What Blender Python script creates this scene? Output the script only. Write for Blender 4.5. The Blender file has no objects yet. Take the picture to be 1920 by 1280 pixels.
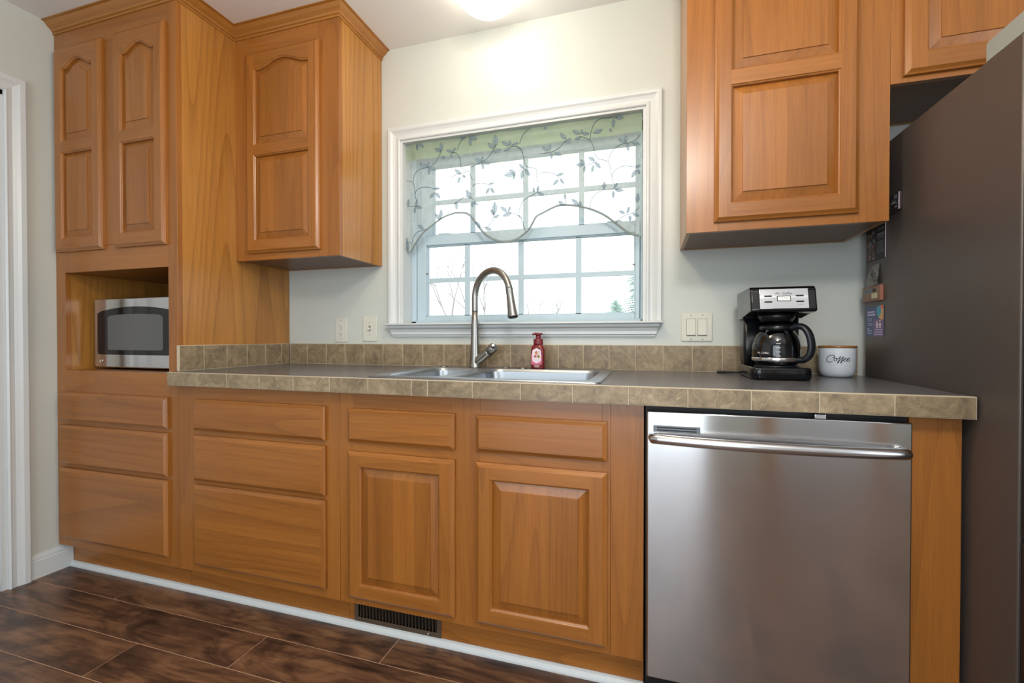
import bpy, bmesh, math, random
from mathutils import Vector, Matrix
PI = math.pi
R = random.Random(7)
S = bpy.context.scene
C = S.collection

# ---------------------------------------------------------------- camera
cd = bpy.data.cameras.new('camera')
cam = bpy.data.objects.new('camera', cd); C.objects.link(cam)
cam.location = (2.5012, -1.8929, 1.0293)
cam.rotation_euler = (math.radians(90 - 0.5737), 0, math.radians(16.8792))
cd.sensor_width = 36.0; cd.sensor_fit = 'HORIZONTAL'
cd.lens = 842.66 / 1920 * 36.0
cd.clip_start = 0.02; cd.clip_end = 400
S.camera = cam

# ---------------------------------------------------------------- world, exposure
w = bpy.data.worlds.new('overcast_sky'); S.world = w; w.use_nodes = True
bg = w.node_tree.nodes['Background']
bg.inputs[0].default_value = (0.90, 0.96, 1.0, 1); bg.inputs[1].default_value = 2.6
S.view_settings.view_transform = 'Standard'; S.view_settings.look = 'None'
S.view_settings.exposure = 0.0; S.view_settings.gamma = 1.0
S.view_settings.use_curve_mapping = False
S.cycles.max_bounces = 8; S.cycles.transparent_max_bounces = 16
S.cycles.caustics_reflective = False; S.cycles.caustics_refractive = False
S.cycles.sample_clamp_indirect = 6.0

def area(name, loc, rot, sx, sy, power, col):
    l = bpy.data.lights.new(name, 'AREA'); l.shape = 'RECTANGLE'; l.size = sx; l.size_y = sy
    l.energy = power; l.color = col
    o = bpy.data.objects.new(name, l); C.objects.link(o); o.location = loc
    o.rotation_euler = rot; return o
# cool fill lamps added at unseen openings in the opposite and right walls
area('rear_fill', (1.95, -4.06, 1.15), (math.radians(90), 0, 0), 2.1, 1.9, 24, (0.78, 0.90, 1.0))
area('side_fill', (5.1, -2.6, 1.3), (math.radians(90), 0, math.radians(90)), 1.3, 1.5, 34, (0.84, 0.91, 1.0))
# added fill lamp lifting ceiling and upper cabinets; then the warm ceiling light
pl_ = bpy.data.lights.new('room_fill_light', 'POINT'); pl_.energy = 46; pl_.color = (1.0, 0.94, 0.85); pl_.shadow_soft_size = 0.12
po_ = bpy.data.objects.new('room_fill_light', pl_); C.objects.link(po_); po_.location = (2.7, -2.0, 2.14)
pw_ = bpy.data.lights.new('dome_bulb', 'POINT'); pw_.energy = 15; pw_.color = (1.0, 0.78, 0.50); pw_.shadow_soft_size = 0.10
pb_ = bpy.data.objects.new('dome_bulb', pw_); C.objects.link(pb_); pb_.location = (2.02, -0.98, 2.17)

# ---------------------------------------------------------------- materials
def lin(c):
    def f(v):
        v /= 255.0
        return v / 12.92 if v <= 0.04045 else ((v + 0.055) / 1.055) ** 2.4
    return (f(c[0]), f(c[1]), f(c[2]), 1.0)

def mat(name, rgb, rough=0.5, metal=0.0, **kw):
    m = bpy.data.materials.new(name); m.use_nodes = True
    b = m.node_tree.nodes['Principled BSDF']
    b.inputs['Base Color'].default_value = lin(rgb)
    b.inputs['Roughness'].default_value = rough
    b.inputs['Metallic'].default_value = metal
    for k, v in kw.items():
        b.inputs[k.replace('_', ' ')].default_value = v
    return m

class N:
    """tiny node helper"""
    def __init__(s, m): s.t = m.node_tree; s.b = s.t.nodes.get('Principled BSDF')
    def n(s, typ, **kw):
        x = s.t.nodes.new(typ)
        for k, v in kw.items(): setattr(x, k, v)
        return x
    def l(s, a, b): s.t.links.new(a, b)
    def math(s, op, a, b=None, c=None):
        x = s.n('ShaderNodeMath', operation=op)
        for i, v in enumerate((a, b, c)):
            if v is None: continue
            if isinstance(v, (int, float)): x.inputs[i].default_value = v
            else: s.l(v, x.inputs[i])
        return x.outputs[0]
    def noise(s, vec, scale, detail=2, rough=0.5, dist=0.0):
        x = s.n('ShaderNodeTexNoise'); s.l(vec, x.inputs['Vector'])
        x.inputs['Scale'].default_value = scale; x.inputs['Detail'].default_value = detail
        x.inputs['Roughness'].default_value = rough; x.inputs['Distortion'].default_value = dist
        return x.outputs['Fac']
    def ramp(s, fac, stops):
        x = s.n('ShaderNodeValToRGB'); e = x.color_ramp.elements
        while len(e) < len(stops): e.new(0.5)
        for i, (p, c) in enumerate(stops): e[i].position = p; e[i].color = c if len(c) == 4 else (*c, 1)
        s.l(fac, x.inputs[0]); return x.outputs[0]
    def mix(s, fac, a, b, mode='MIX'):
        x = s.n('ShaderNodeMix', data_type='RGBA', blend_type=mode)
        for sock, v in ((x.inputs[0], fac), (x.inputs[6], a), (x.inputs[7], b)):
            if hasattr(v, 'links') or hasattr(v, 'is_linked'): s.l(v, sock)
            else: sock.default_value = v
        return x.outputs[2]
    def bump(s, h, strength, dist=0.001):
        x = s.n('ShaderNodeBump'); x.inputs['Strength'].default_value = strength
        x.inputs['Distance'].default_value = dist; s.l(h, x.inputs['Height'])
        s.l(x.outputs[0], s.b.inputs['Normal'])
    def objvec(s, rand=True):
        tc = s.n('ShaderNodeTexCoord'); v = tc.outputs['Object']
        if rand:
            oi = s.n('ShaderNodeObjectInfo')
            k = s.math('MULTIPLY', oi.outputs['Random'], 37.0)
            a = s.n('ShaderNodeVectorMath', operation='ADD'); s.l(v, a.inputs[0])
            cx = s.n('ShaderNodeCombineXYZ'); s.l(k, cx.inputs[0]); s.l(k, cx.inputs[1]); s.l(k, cx.inputs[2])
            s.l(cx.outputs[0], a.inputs[1]); v = a.outputs[0]
        return v

def wood(name, axis, light, dark, boards=0.0, rough=0.30, cath=0.5):
    m = mat(name, (150, 100, 60), rough); h = N(m)
    v = h.objvec()
    mp = h.n('ShaderNodeMapping'); h.l(v, mp.inputs[0])
    mp.inputs['Scale'].default_value = {'x': (0.05, 1, 1), 'y': (1, 0.05, 1), 'z': (1, 1, 0.05)}[axis]
    g = mp.outputs[0]
    broad = h.noise(g, 9, 3, 0.55, 0.4)
    # growth-ring figure: contour lines of a slow, stretched field
    slow = h.noise(g, 3.2, 1.0, 0.4, 0.25)
    rr = h.math('FRACT', h.math('MULTIPLY', slow, 24.0))
    ring = h.math('POWER', rr, 4.0)
    mp2 = h.n('ShaderNodeMapping'); h.l(v, mp2.inputs[0])
    mp2.inputs['Scale'].default_value = {'x': (0.02, 1, 1), 'y': (1, 0.02, 1), 'z': (1, 1, 0.02)}[axis]
    pore = h.noise(mp2.outputs[0], 420, 2, 0.6)
    fine = h.noise(mp2.outputs[0], 90, 3, 0.6)
    fac = h.math('ADD', h.math('MULTIPLY', broad, 0.45), h.math('ADD', h.math('MULTIPLY', ring, 0.26 * cath), h.math('MULTIPLY', fine, 0.32)))
    col = h.ramp(fac, [(0.20, lin(light)), (0.85, lin(dark))])
    ps = h.ramp(pore, [(0.30, (0.78, 0.73, 0.67)), (0.55, (1, 1, 1))])
    col = h.mix(0.7, col, ps, 'MULTIPLY')
    if boards:
        sx = h.n('ShaderNodeSeparateXYZ'); h.l(v, sx.inputs[0])
        i = {'x': 2, 'y': 0, 'z': 0}[axis]
        fl = h.math('FLOOR', h.math('MULTIPLY', sx.outputs[i], 13.0))
        wn = h.n('ShaderNodeTexWhiteNoise', noise_dimensions='1D'); h.l(fl, wn.inputs['W'])
        tone = h.ramp(wn.outputs['Value'], [(0, (1 - boards, 1 - boards * 1.15, 1 - boards * 1.6)), (1, (1 + boards * .6, 1 + boards * .6, 1 + boards * .5))])
        col = h.mix(1.0, col, tone, 'MULTIPLY')
    h.l(col, h.b.inputs['Base Color'])
    h.bump(pore, 0.12, 0.0006)
    h.b.inputs['Coat Weight'].default_value = 0.15; h.b.inputs['Coat Roughness'].default_value = 0.22
    return m

OL, OD = (167, 106, 45), (106, 60, 19)
M = {}
M['wz'] = wood('honey_oak_upright', 'z', OL, OD)
M['wx'] = wood('honey_oak_level', 'x', OL, OD)
M['wzb'] = wood('honey_oak_panel', 'z', OL, OD, 0.15)
M['wxb'] = wood('honey_oak_drawer', 'x', OL, OD, 0.07, cath=0.7)
M['wside'] = wood('honey_oak_veneer', 'z', (188, 132, 62), (134, 85, 34), cath=1.0)
M['wy'] = wood('honey_oak_cross', 'y', OL, OD)
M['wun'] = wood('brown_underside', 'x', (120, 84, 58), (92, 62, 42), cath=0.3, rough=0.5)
M['crown'] = wood('honey_oak_crown', 'x', (170, 114, 50), (128, 79, 30), cath=0.2)

def paint(name, rgb, rough=0.5, bumpy=0.0):
    m = mat(name, rgb, rough); h = N(m); v = h.objvec(False)
    n = h.noise(v, 2.2, 3)
    c = lin(rgb); k = 0.965
    col = h.ramp(n, [(0.3, (c[0] * k, c[1] * k, c[2] * k, 1)), (0.7, c)])
    h.l(col, h.b.inputs['Base Color'])
    if bumpy:
        h.bump(h.noise(v, 260, 3), bumpy, 0.0008)
    return m
M['wall'] = paint('pale_sage_wall_paint', (196, 200, 194), 0.36, 0.10)
M['ceiling'] = paint('ceiling_white', (238, 238, 238), 0.7, 0.12)
M['trim'] = paint('white_gloss_trim', (204, 208, 209), 0.32)
M['vinyl'] = paint('white_vinyl_backlit_blue', (178, 198, 209), 0.4)  # white frame; the blue of its backlit shade is put into the colour
M['plate'] = mat('ivory_plastic', (206, 206, 194), 0.4)
M['dark'] = mat('shadow_black', (14, 14, 14), 0.6)
M['slot'] = mat('slot_dark', (112, 108, 98), 0.6)
M['screwm'] = mat('painted_screw', (170, 170, 160), 0.4)

def steel(name, rgb, rough, axis='x', amt=0.9, st=0.25):
    m = mat(name, rgb, rough, 1.0); h = N(m); v = h.objvec(False)
    mp = h.n('ShaderNodeMapping'); h.l(v, mp.inputs[0])
    mp.inputs['Scale'].default_value = {'x': (0.01, 1, 1), 'z': (1, 1, 0.01)}[axis]
    n = h.noise(mp.outputs[0], 900, 2)
    h.l(h.math('ADD', h.math('MULTIPLY', n, 0.02), rough - 0.01), h.b.inputs['Roughness'])
    if amt:
        h.b.inputs['Anisotropic'].default_value = amt
        t = h.n('ShaderNodeTangent', direction_type='RADIAL', axis='Z'); h.l(t.outputs[0], h.b.inputs['Tangent'])
        h.b.inputs['Anisotropic Rotation'].default_value = 0.25
    cl = h.noise(v, 3.0, 3, 0.6)
    c = lin(rgb)
    col = h.ramp(cl, [(0.3, (c[0] * .88, c[1] * .88, c[2] * .88, 1)), (0.7, c)])
    h.l(col, h.b.inputs['Base Color'])
    return m
M['ss'] = steel('brushed_stainless', (212, 213, 215), 0.15)
M['ssr'] = steel('brushed_stainless_bar', (205, 205, 207), 0.24, amt=0)
M['sink'] = steel('satin_sink_steel', (172, 178, 184), 0.34, amt=0)
M['nickel'] = steel('brushed_nickel', (160, 158, 154), 0.33, 'z', 0)
M['chrome'] = mat('chrome', (225, 225, 228), 0.12, 1.0)
M['blackpl'] = mat('black_plastic', (16, 17, 20), 0.28)
M['blackgl'] = mat('black_gloss', (10, 11, 14), 0.08)
M['blackmt'] = mat('black_satin_plastic', (22, 26, 34), 0.36)

# laminate worktop: dark grey-brown speckle
m = mat('dark_speckled_laminate', (92, 86, 82), 0.25); h = N(m); v = h.objvec(False)
n1 = h.noise(v, 240, 3, 0.7); n2 = h.noise(v, 9, 3)
col = h.ramp(n1, [(0.35, lin((66, 66, 70))), (0.52, lin((100, 100, 104))), (0.72, lin((140, 141, 145)))])
col = h.mix(0.35, col, h.ramp(n2, [(0.3, (.75, .74, .74)), (0.7, (1.1, 1.1, 1.1))]), 'MULTIPLY')
h.l(col, h.b.inputs['Base Color']); h.bump(n1, 0.1, 0.0004); M['laminate'] = m

def tile(name, a, b, d):
    m = mat(name, a, 0.42); h = N(m); v = h.objvec(False)
    at = h.n('ShaderNodeAttribute', attribute_name='tone')
    off = h.n('ShaderNodeVectorMath', operation='ADD'); h.l(v, off.inputs[0])
    cb = h.n('ShaderNodeCombineXYZ'); h.l(h.math('MULTIPLY', at.outputs['Fac'], 50.0), cb.inputs[1]); h.l(cb.outputs[0], off.inputs[1])
    n1 = h.noise(off.outputs[0], 17, 5, 0.62, 1.2); n2 = h.noise(off.outputs[0], 75, 3, 0.6)
    f = h.math('ADD', h.math('MULTIPLY', n1, 0.72), h.math('MULTIPLY', n2, 0.28))
    col = h.ramp(f, [(0.34, lin(d)), (0.50, lin(a)), (0.66, lin(b))])
    vein = h.noise(off.outputs[0], 6, 2, 0.5, 2.5)
    vm = h.ramp(vein, [(0.492, (0, 0, 0)), (0.5, (1, 1, 1)), (0.508, (0, 0, 0))])
    bw = h.n('ShaderNodeRGBToBW'); h.l(vm, bw.inputs[0])
    col = h.mix(h.math('MULTIPLY', bw.outputs[0], 0.30), col, lin((196, 178, 150)))
    tn = h.math('ADD', h.math('MULTIPLY', at.outputs['Fac'], 0.16), 0.92)
    cc = h.n('ShaderNodeCombineColor')
    for i in range(3): h.l(tn, cc.inputs[i])
    col = h.mix(1.0, col, cc.outputs[0], 'MULTIPLY')
    h.l(col, h.b.inputs['Base Color']); h.bump(f, 0.25, 0.0015)
    return m
M['tile'] = tile('taupe_stone_tile', (134, 117, 92), (158, 141, 113), (106, 92, 72))
M['grout'] = paint('sand_grout', (190, 176, 152), 0.8, 0.3)

# dark walnut laminate floor
m = mat('dark_walnut_plank', (70, 45, 32), 0.30); h = N(m); v = h.objvec(False)
at = h.n('ShaderNodeAttribute', attribute_name='tone')
cb = h.n('ShaderNodeCombineXYZ'); k = h.math('MULTIPLY', at.outputs['Fac'], 61.0); h.l(k, cb.inputs[0]); h.l(k, cb.inputs[2])
ad = h.n('ShaderNodeVectorMath', operation='ADD'); h.l(v, ad.inputs[0]); h.l(cb.outputs[0], ad.inputs[1])
mp = h.n('ShaderNodeMapping'); h.l(ad.outputs[0], mp.inputs[0]); mp.inputs['Scale'].default_value = (0.38, 1, 1)
a1 = h.noise(mp.outputs[0], 7.5, 5, 0.62, 1.6)
mp2 = h.n('ShaderNodeMapping'); h.l(ad.outputs[0], mp2.inputs[0]); mp2.inputs['Scale'].default_value = (0.09, 1, 1)
a2 = h.noise(mp2.outputs[0], 55, 4, 0.6, 0.8)
f = h.math('ADD', h.math('MULTIPLY', a1, 0.68), h.math('MULTIPLY', a2, 0.32))
col = h.ramp(f, [(0.36, lin((42, 29, 24))), (0.47, lin((78, 54, 41))), (0.55, lin((108, 77, 55))), (0.68, lin((138, 102, 74)))])
h.l(col, h.b.inputs['Base Color']); h.bump(a2, 0.2, 0.0008)
h.l(h.math('ADD', h.math('MULTIPLY', a2, 0.2), 0.22), h.b.inputs['Roughness']); M['plank'] = m
M['seam'] = mat('plank_seam', (196, 160, 132), 0.5)

# clear glass that light passes straight through, with a surface reflection
def glass(name, tint, refl=0.9):
    m = bpy.data.materials.new(name); m.use_nodes = True; t = m.node_tree; t.nodes.remove(t.nodes['Principled BSDF'])
    out = t.nodes['Material Output']
    tr = t.nodes.new('ShaderNodeBsdfTransparent'); tr.inputs[0].default_value = tint
    gl = t.nodes.new('ShaderNodeBsdfGlossy'); gl.inputs['Roughness'].default_value = 0.03
    fr = t.nodes.new('ShaderNodeFresnel'); fr.inputs[0].default_value = 1.45
    mu = t.nodes.new('ShaderNodeMath'); mu.operation = 'MULTIPLY'; mu.inputs[1].default_value = refl
    mx = t.nodes.new('ShaderNodeMixShader')
    t.links.new(fr.outputs[0], mu.inputs[0]); t.links.new(mu.outputs[0], mx.inputs[0])
    t.links.new(tr.outputs[0], mx.inputs[1]); t.links.new(gl.outputs[0], mx.inputs[2]); t.links.new(mx.outputs[0], out.inputs[0])
    return m
M['pane'] = glass('window_glass', (0.97, 0.99, 1.0, 1), 0.7)
M['carafe'] = glass('carafe_glass', (0.62, 0.64, 0.68, 1), 1.6)

def cloth(name, rgb, transp, transl):
    m = bpy.data.materials.new(name); m.use_nodes = True; t = m.node_tree; t.nodes.remove(t.nodes['Principled BSDF'])
    out = t.nodes['Material Output']
    tr = t.nodes.new('ShaderNodeBsdfTransparent'); tr.inputs[0].default_value = (1, 1, 1, 1)
    tl = t.nodes.new('ShaderNodeBsdfTranslucent'); tl.inputs[0].default_value = lin(rgb)
    df = t.nodes.new('ShaderNodeBsdfDiffuse'); df.inputs[0].default_value = lin(rgb)
    m1 = t.nodes.new('ShaderNodeMixShader'); m1.inputs[0].default_value = transl
    m2 = t.nodes.new('ShaderNodeMixShader'); m2.inputs[0].default_value = transp
    # the weave: fine thread pattern changes how much shows through
    tc = t.nodes.new('ShaderNodeTexCoord'); nz = t.nodes.new('ShaderNodeTexNoise'); nz.inputs['Scale'].default_value = 26
    ma = t.nodes.new('ShaderNodeMath'); ma.operation = 'MULTIPLY_ADD'; ma.inputs[1].default_value = 0.2; ma.inputs[2].default_value = transp - 0.1
    t.links.new(tc.outputs['Object'], nz.inputs['Vector']); t.links.new(nz.outputs['Fac'], ma.inputs[0]); t.links.new(ma.outputs[0], m2.inputs[0])
    t.links.new(df.outputs[0], m1.inputs[1]); t.links.new(tl.outputs[0], m1.inputs[2])
    t.links.new(m1.outputs[0], m2.inputs[1]); t.links.new(tr.outputs[0], m2.inputs[2]); t.links.new(m2.outputs[0], out.inputs[0])
    return m
M['sheer'] = cloth('sheer_voile', (222, 230, 226), 0.66, 0.45)
M['sheer2'] = cloth('sheer_voile_double_green_cast', (188, 203, 176), 0.30, 0.45)  # doubled cloth, with a reflected green cast put into its colour
M['thread'] = cloth('embroidery_thread', (112, 124, 134), 0.08, 0.45)
M['leafth'] = cloth('embroidery_leaf', (150, 168, 180), 0.22, 0.4)
M['hem'] = cloth('voile_hem', (160, 170, 170), 0.15, 0.4)

def emis(name, col, st):
    m = bpy.data.materials.new(name); m.use_nodes = True
    b = m.node_tree.nodes['Principled BSDF']; b.inputs['Base Color'].default_value = (0.9, 0.9, 0.88, 1)
    b.inputs['Emission Color'].default_value = (*col, 1); b.inputs['Emission Strength'].default_value = st
    return m
M['dome'] = emis('lit_opal_glass', (1.0, 0.90, 0.76), 9.5)
M['lcd'] = emis('lcd_display', (0.62, 0.72, 0.60), 0.35)

# ---------------------------------------------------------------- mesh builder
WL = {}
class G:
    def __init__(s): s.bm = bmesh.new(); s.tone = s.bm.faces.layers.float.new('tone')
    def face(s, vs, mi=0, smooth=False, tone=0.0):
        try: f = s.bm.faces.new([v if isinstance(v, bmesh.types.BMVert) else s.bm.verts.new(v) for v in vs])
        except ValueError: return None
        f.material_index = mi; f.smooth = smooth; f[s.tone] = tone; return f
    def box(s, x0, x1, y0, y1, z0, z1, bev=0.0, mi=0, seg=2, tone=0.0, tf=None):
        if x0 > x1: x0, x1 = x1, x0
        if y0 > y1: y0, y1 = y1, y0
        if z0 > z1: z0, z1 = z1, z0
        v = [s.bm.verts.new((x, y, z)) for z in (z0, z1) for y in (y0, y1) for x in (x0, x1)]
        fs = [s.face([v[i] for i in q], mi, False, tone) for q in ((0, 2, 3, 1), (4, 5, 7, 6), (0, 1, 5, 4), (2, 6, 7, 3), (0, 4, 6, 2), (1, 3, 7, 5))]
        geom = v
        if bev > 0:
            b = min(bev, (x1 - x0) * .49, (y1 - y0) * .49, (z1 - z0) * .49)
            es = list({e for f in fs for e in f.edges})
            r = bmesh.ops.bevel(s.bm, geom=es, offset=b, segments=seg, profile=0.5, affect='EDGES')
            for f in r['faces']: f.material_index = mi; f[s.tone] = tone; f.smooth = True
            geom = list({vv for f in r['faces'] for vv in f.verts})
        if tf is not None:
            for vv in set(geom): vv.co = tf @ vv.co
        return s
    def rings(s, rs, closed=True, cap0=False, cap1=False, mi=0, smooth=True):
        """rs: list of rings (lists of points) bridged in order"""
        vr = [[s.bm.verts.new(p) for p in r] for r in rs]
        n = len(vr[0])
        for a, b in zip(vr, vr[1:]):
            for i in range(n if closed else n - 1):
                j = (i + 1) % n
                s.face([a[i], a[j], b[j], b[i]], mi, smooth)
        if cap0: s.face(list(reversed(vr[0])), mi)
        if cap1: s.face(vr[-1], mi)
        return vr
    def tube(s, pts, rad, seg=16, caps=True, mi=0, ell=None):
        pts = [Vector(p) for p in pts]; n = len(pts)
        rad = rad if isinstance(rad, (list, tuple)) else [rad] * n
        t0 = (pts[1] - pts[0]).normalized()
        up = Vector((0, 0, 1)) if abs(t0.z) < 0.9 else Vector((0, 1, 0))
        u = t0.cross(up).normalized(); rs = []
        for i in range(n):
            t = (pts[min(i + 1, n - 1)] - pts[max(i - 1, 0)]).normalized()
            u = (u - t * u.dot(t)).normalized(); wv = t.cross(u)
            e = ell or (1, 1)
            rs.append([pts[i] + (u * math.cos(a) * e[0] + wv * math.sin(a) * e[1]) * rad[i] for a in [2 * PI * k / seg for k in range(seg)]])
        s.rings(rs, True, caps, caps, mi); return s
    def lathe(s, prof, c=(0, 0, 0), seg=40, mi=0, cap0=True, cap1=True, sx=1, sy=1, power=2.0):
        """prof: (r, z) from bottom to top around the vertical axis; power>2 gives a rounded square"""
        rs = []
        for r, z in prof:
            ring = []
            for k in range(seg):
                a = 2 * PI * k / seg; ca, sa = math.cos(a), math.sin(a)
                q = (abs(ca) ** power + abs(sa) ** power) ** (-1 / power)
                ring.append((c[0] + r * q * ca * sx, c[1] + r * q * sa * sy, c[2] + z))
            rs.append(ring)
        s.rings(rs, True, cap0, cap1, mi); return s
    def sweep(s, path, prof, tf, side=1, closed=False, mi=0, smooth=False, capends=True):
        """path: 2D points; prof: (a, b) with a = offset to the side in the path plane; tf(px, py, b) -> 3D"""
        n = len(path); P = [Vector(p) for p in path]; rows = []
        for i in range(n):
            def nr(a, b):
                d = (b - a).normalized(); return Vector((-d.y, d.x)) * side
            if closed: n1, n2 = nr(P[i - 1], P[i]), nr(P[i], P[(i + 1) % n])
            else:
                n1 = nr(P[i - 1], P[i]) if i > 0 else nr(P[i], P[i + 1])
                n2 = nr(P[i], P[i + 1]) if i < n - 1 else n1
            m_ = (n1 + n2) / (1 + n1.dot(n2))
            rows.append([s.bm.verts.new(tf(P[i].x + m_.x * a, P[i].y + m_.y * a, b)) for a, b in prof])
        for i in range(n if closed else n - 1):
            a, b = rows[i], rows[(i + 1) % n]
            for j in range(len(prof) - 1): s.face([a[j], a[j + 1], b[j + 1], b[j]], mi, smooth)
            # back closing strip
            s.face([a[-1], a[0], b[0], b[-1]], mi)
        if capends and not closed:
            s.face(list(reversed(rows[0])), mi); s.face(rows[-1], mi)
        return s
    def text(s, body, size, mtx, depth=0.0004, mi=0, sx=1.0, shear=0.0, align='CENTER'):
        c = bpy.data.curves.new('t', 'FONT'); c.body = body; c.size = size; c.extrude = depth
        c.align_x = align; c.align_y = 'CENTER'; c.shear = shear; c.resolution_u = 3
        o = bpy.data.objects.new('t', c); C.objects.link(o)
        dg = bpy.context.evaluated_depsgraph_get(); dg.update()
        me = bpy.data.meshes.new_from_object(o.evaluated_get(dg))
        n0 = len(s.bm.verts); f0 = len(s.bm.faces)
        s.bm.from_mesh(me); s.bm.verts.ensure_lookup_table(); s.bm.faces.ensure_lookup_table()
        sc = Matrix.Diagonal((sx, 1, 1, 1))
        for v_ in s.bm.verts[n0:]: v_.co = mtx @ sc @ v_.co
        for f_ in s.bm.faces[f0:]: f_.material_index = mi
        bpy.data.objects.remove(o); bpy.data.curves.remove(c); bpy.data.meshes.remove(me)
        return s
    def build(s, name, mats, parent=None, kind=None, label=None, cat=None, group=None, loc=None):
        bmesh.ops.recalc_face_normals(s.bm, faces=s.bm.faces[:])
        me = bpy.data.meshes.new(name)
        cs = [v.co for v in s.bm.verts]
        if parent is not None: L = WL[parent.name]
        elif loc is not None: L = Vector(loc)
        else:
            mn = Vector([min(c[i] for c in cs) for i in range(3)]); mx = Vector([max(c[i] for c in cs) for i in range(3)])
            L = Vector(((mn.x + mx.x) / 2, (mn.y + mx.y) / 2, mn.z))
        bmesh.ops.translate(s.bm, verts=s.bm.verts[:], vec=-L)
        s.bm.to_mesh(me); s.bm.free()
        for q in (mats if isinstance(mats, (list, tuple)) else [mats]): me.materials.append(M[q] if isinstance(q, str) else q)
        o = bpy.data.objects.new(name, me); C.objects.link(o)
        if parent is not None: o.parent = parent
        else: o.location = L
        WL[o.name] = L
        tag(o, label, cat, group, kind); return o

def tag(o, label=None, cat=None, group=None, kind=None):
    if label: o['label'] = label
    if cat: o['category'] = cat
    if group: o['group'] = group
    if kind: o['kind'] = kind
    return o
def thing(name, loc, label, cat, group=None, kind=None):
    o = bpy.data.objects.new(name, None); C.objects.link(o); o.location = loc; o.empty_display_size = 0.05
    WL[o.name] = Vector(loc); return tag(o, label, cat, group, kind)

# ---------------------------------------------------------------- dimensions
CE = 2.395                       # ceiling
FY, UY = -0.5773, -0.313         # base face, upper face
CT, CB = 0.8938, 0.8428          # worktop top / underside
W = 0.724
WX0, WX1, WZ0, WZ1 = 1.377, 2.4905, 1.0926, 1.955   # window opening
RX, RY = 5.2, -4.2               # room extents

# ---------------------------------------------------------------- room shell
g = G()                          # back wall with the window opening
for a in ((-0.12, WX0, -0.0, CE), (WX1, RX, 0, CE), (WX0, WX1, 0, WZ0 - 0.02), (WX0, WX1, WZ1, CE)):
    g.box(a[0], a[1], 0.0, 0.14, a[2], a[3])
g.build('wall_back', 'wall', kind='structure')
g = G()                          # left wall with the doorway
DY0, DY1, DZ = -0.745, -1.60, 2.025
g.box(-0.12, 0, DY0, 0, 0, CE); g.box(-0.12, 0, RY, DY1, 0, CE); g.box(-0.12, 0, DY1, DY0, DZ, CE)
g.build('wall_left', 'wall', kind='structure')
g = G(); g.box(RX, RX + .12, RY, -3.3, 0, CE); g.box(RX, RX + .12, -1.9, 0.14, 0, CE)
g.box(RX, RX + .12, -3.3, -1.9, 0, .5); g.box(RX, RX + .12, -3.3, -1.9, 2.1, CE)
g.build('wall_right', 'wall', kind='structure')
g = G(); g.box(-.12, .85, RY - .12, RY, 0, CE); g.box(3.05, RX + .12, RY - .12, RY, 0, CE); g.box(.85, 3.05, RY - .12, RY, 2.1, CE)
g.build('wall_front', 'wall', kind='structure')
g = G(); g.box(-.12, RX + .12, RY - .12, .14, CE, CE + .1); g.build('ceiling', 'ceiling', kind='structure')

dk = thing('reflection_door', (4.05, RY, 0), None, None, kind='structure')  # unseen door added so its oak casing reflects as streaks in the dishwasher
g = G(); g.box(3.66, 4.45, RY, RY + .02, .01, 2.03)
for z0, z1 in ((.2, .95), (1.1, 1.9)):
    for x0, x1 in ((3.76, 4.0), (4.11, 4.35)): g.box(x0, x1, RY + .019, RY + .026, z0, z1, .006)
g.build('door_slab', 'trim', dk, kind='structure')
g = G(); g.box(3.56, 3.66, RY, RY + .035, 0, 2.03, .006); g.box(4.45, 4.55, RY, RY + .035, 0, 2.03, .006); g.box(3.56, 4.55, RY, RY + .035, 2.031, 2.13, .006)
g.build('door_casing', 'wside', dk, kind='structure')

# floor: planks laid parallel to the cabinets
g = G(); g.box(-0.12, RX + .12, RY - .12, 0.14, -0.05, -0.0012, mi=1)
PW, PL = 0.155, 1.2
for r in range(-24, 5):
    y0 = -0.667 + r * PW
    off = {0: 0.49, -1: 0.05, -2: 0.86}.get(r, R.random() * PL)
    x = off - 2 * PL
    while x < RX:
        a, b = max(x, -0.119), min(x + PL, RX + .1)
        ya, yb = max(y0, RY - .1), min(y0 + PW, 0.0)
        if b - a > .02 and yb - ya > .01:
            gp = 0.0014
            g.box(a + gp, b - gp, ya + gp, yb - gp, -0.006, 0, bev=0.0005, seg=1, tone=R.random())
        x += PL
g.build('floor', ['plank', 'seam'], kind='structure')

# ---------------------------------------------------------------- window
win = thing('window_1', (1.934, 0.08, WZ0), None, None, kind='structure')
g = G()                          # jamb lining + fixed frame
g.box(WX0 - .001, WX0 + .012, -.004, .14, WZ0, WZ1 + .001); g.box(WX1 - .012, WX1 + .001, -.004, .14, WZ0, WZ1 + .001)
g.box(WX0, WX1, -.0042, .14, WZ1 - .010, WZ1 + .001); g.box(WX0, WX1, 0, .14, WZ0 - .02, WZ0 + .002)
g.build('window_jamb', 'trim', win, kind='structure')
g = G()
FX0, FX1, FZ1 = 1.398, 2.482, 1.943
g.box(WX0 + .012, 1.416, .075, .139, WZ0, FZ1, .003); g.box(2.468, WX1 - .012, .075, .139, WZ0, FZ1, .003)
g.box(WX0 + .012, WX1 - .012, .075, .139, FZ1 - .05, FZ1 + .002, .003); g.box(WX0 + .012, WX1 - .012, .075, .139, WZ0, WZ0 + .014, .003)
g.box(1.416, 1.424, .100, .135, WZ0, FZ1 - .04); g.box(2.460, 2.468, .100, .135, WZ0, FZ1 - .04)
g.build('window_frame', 'vinyl', win, kind='structure')
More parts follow.
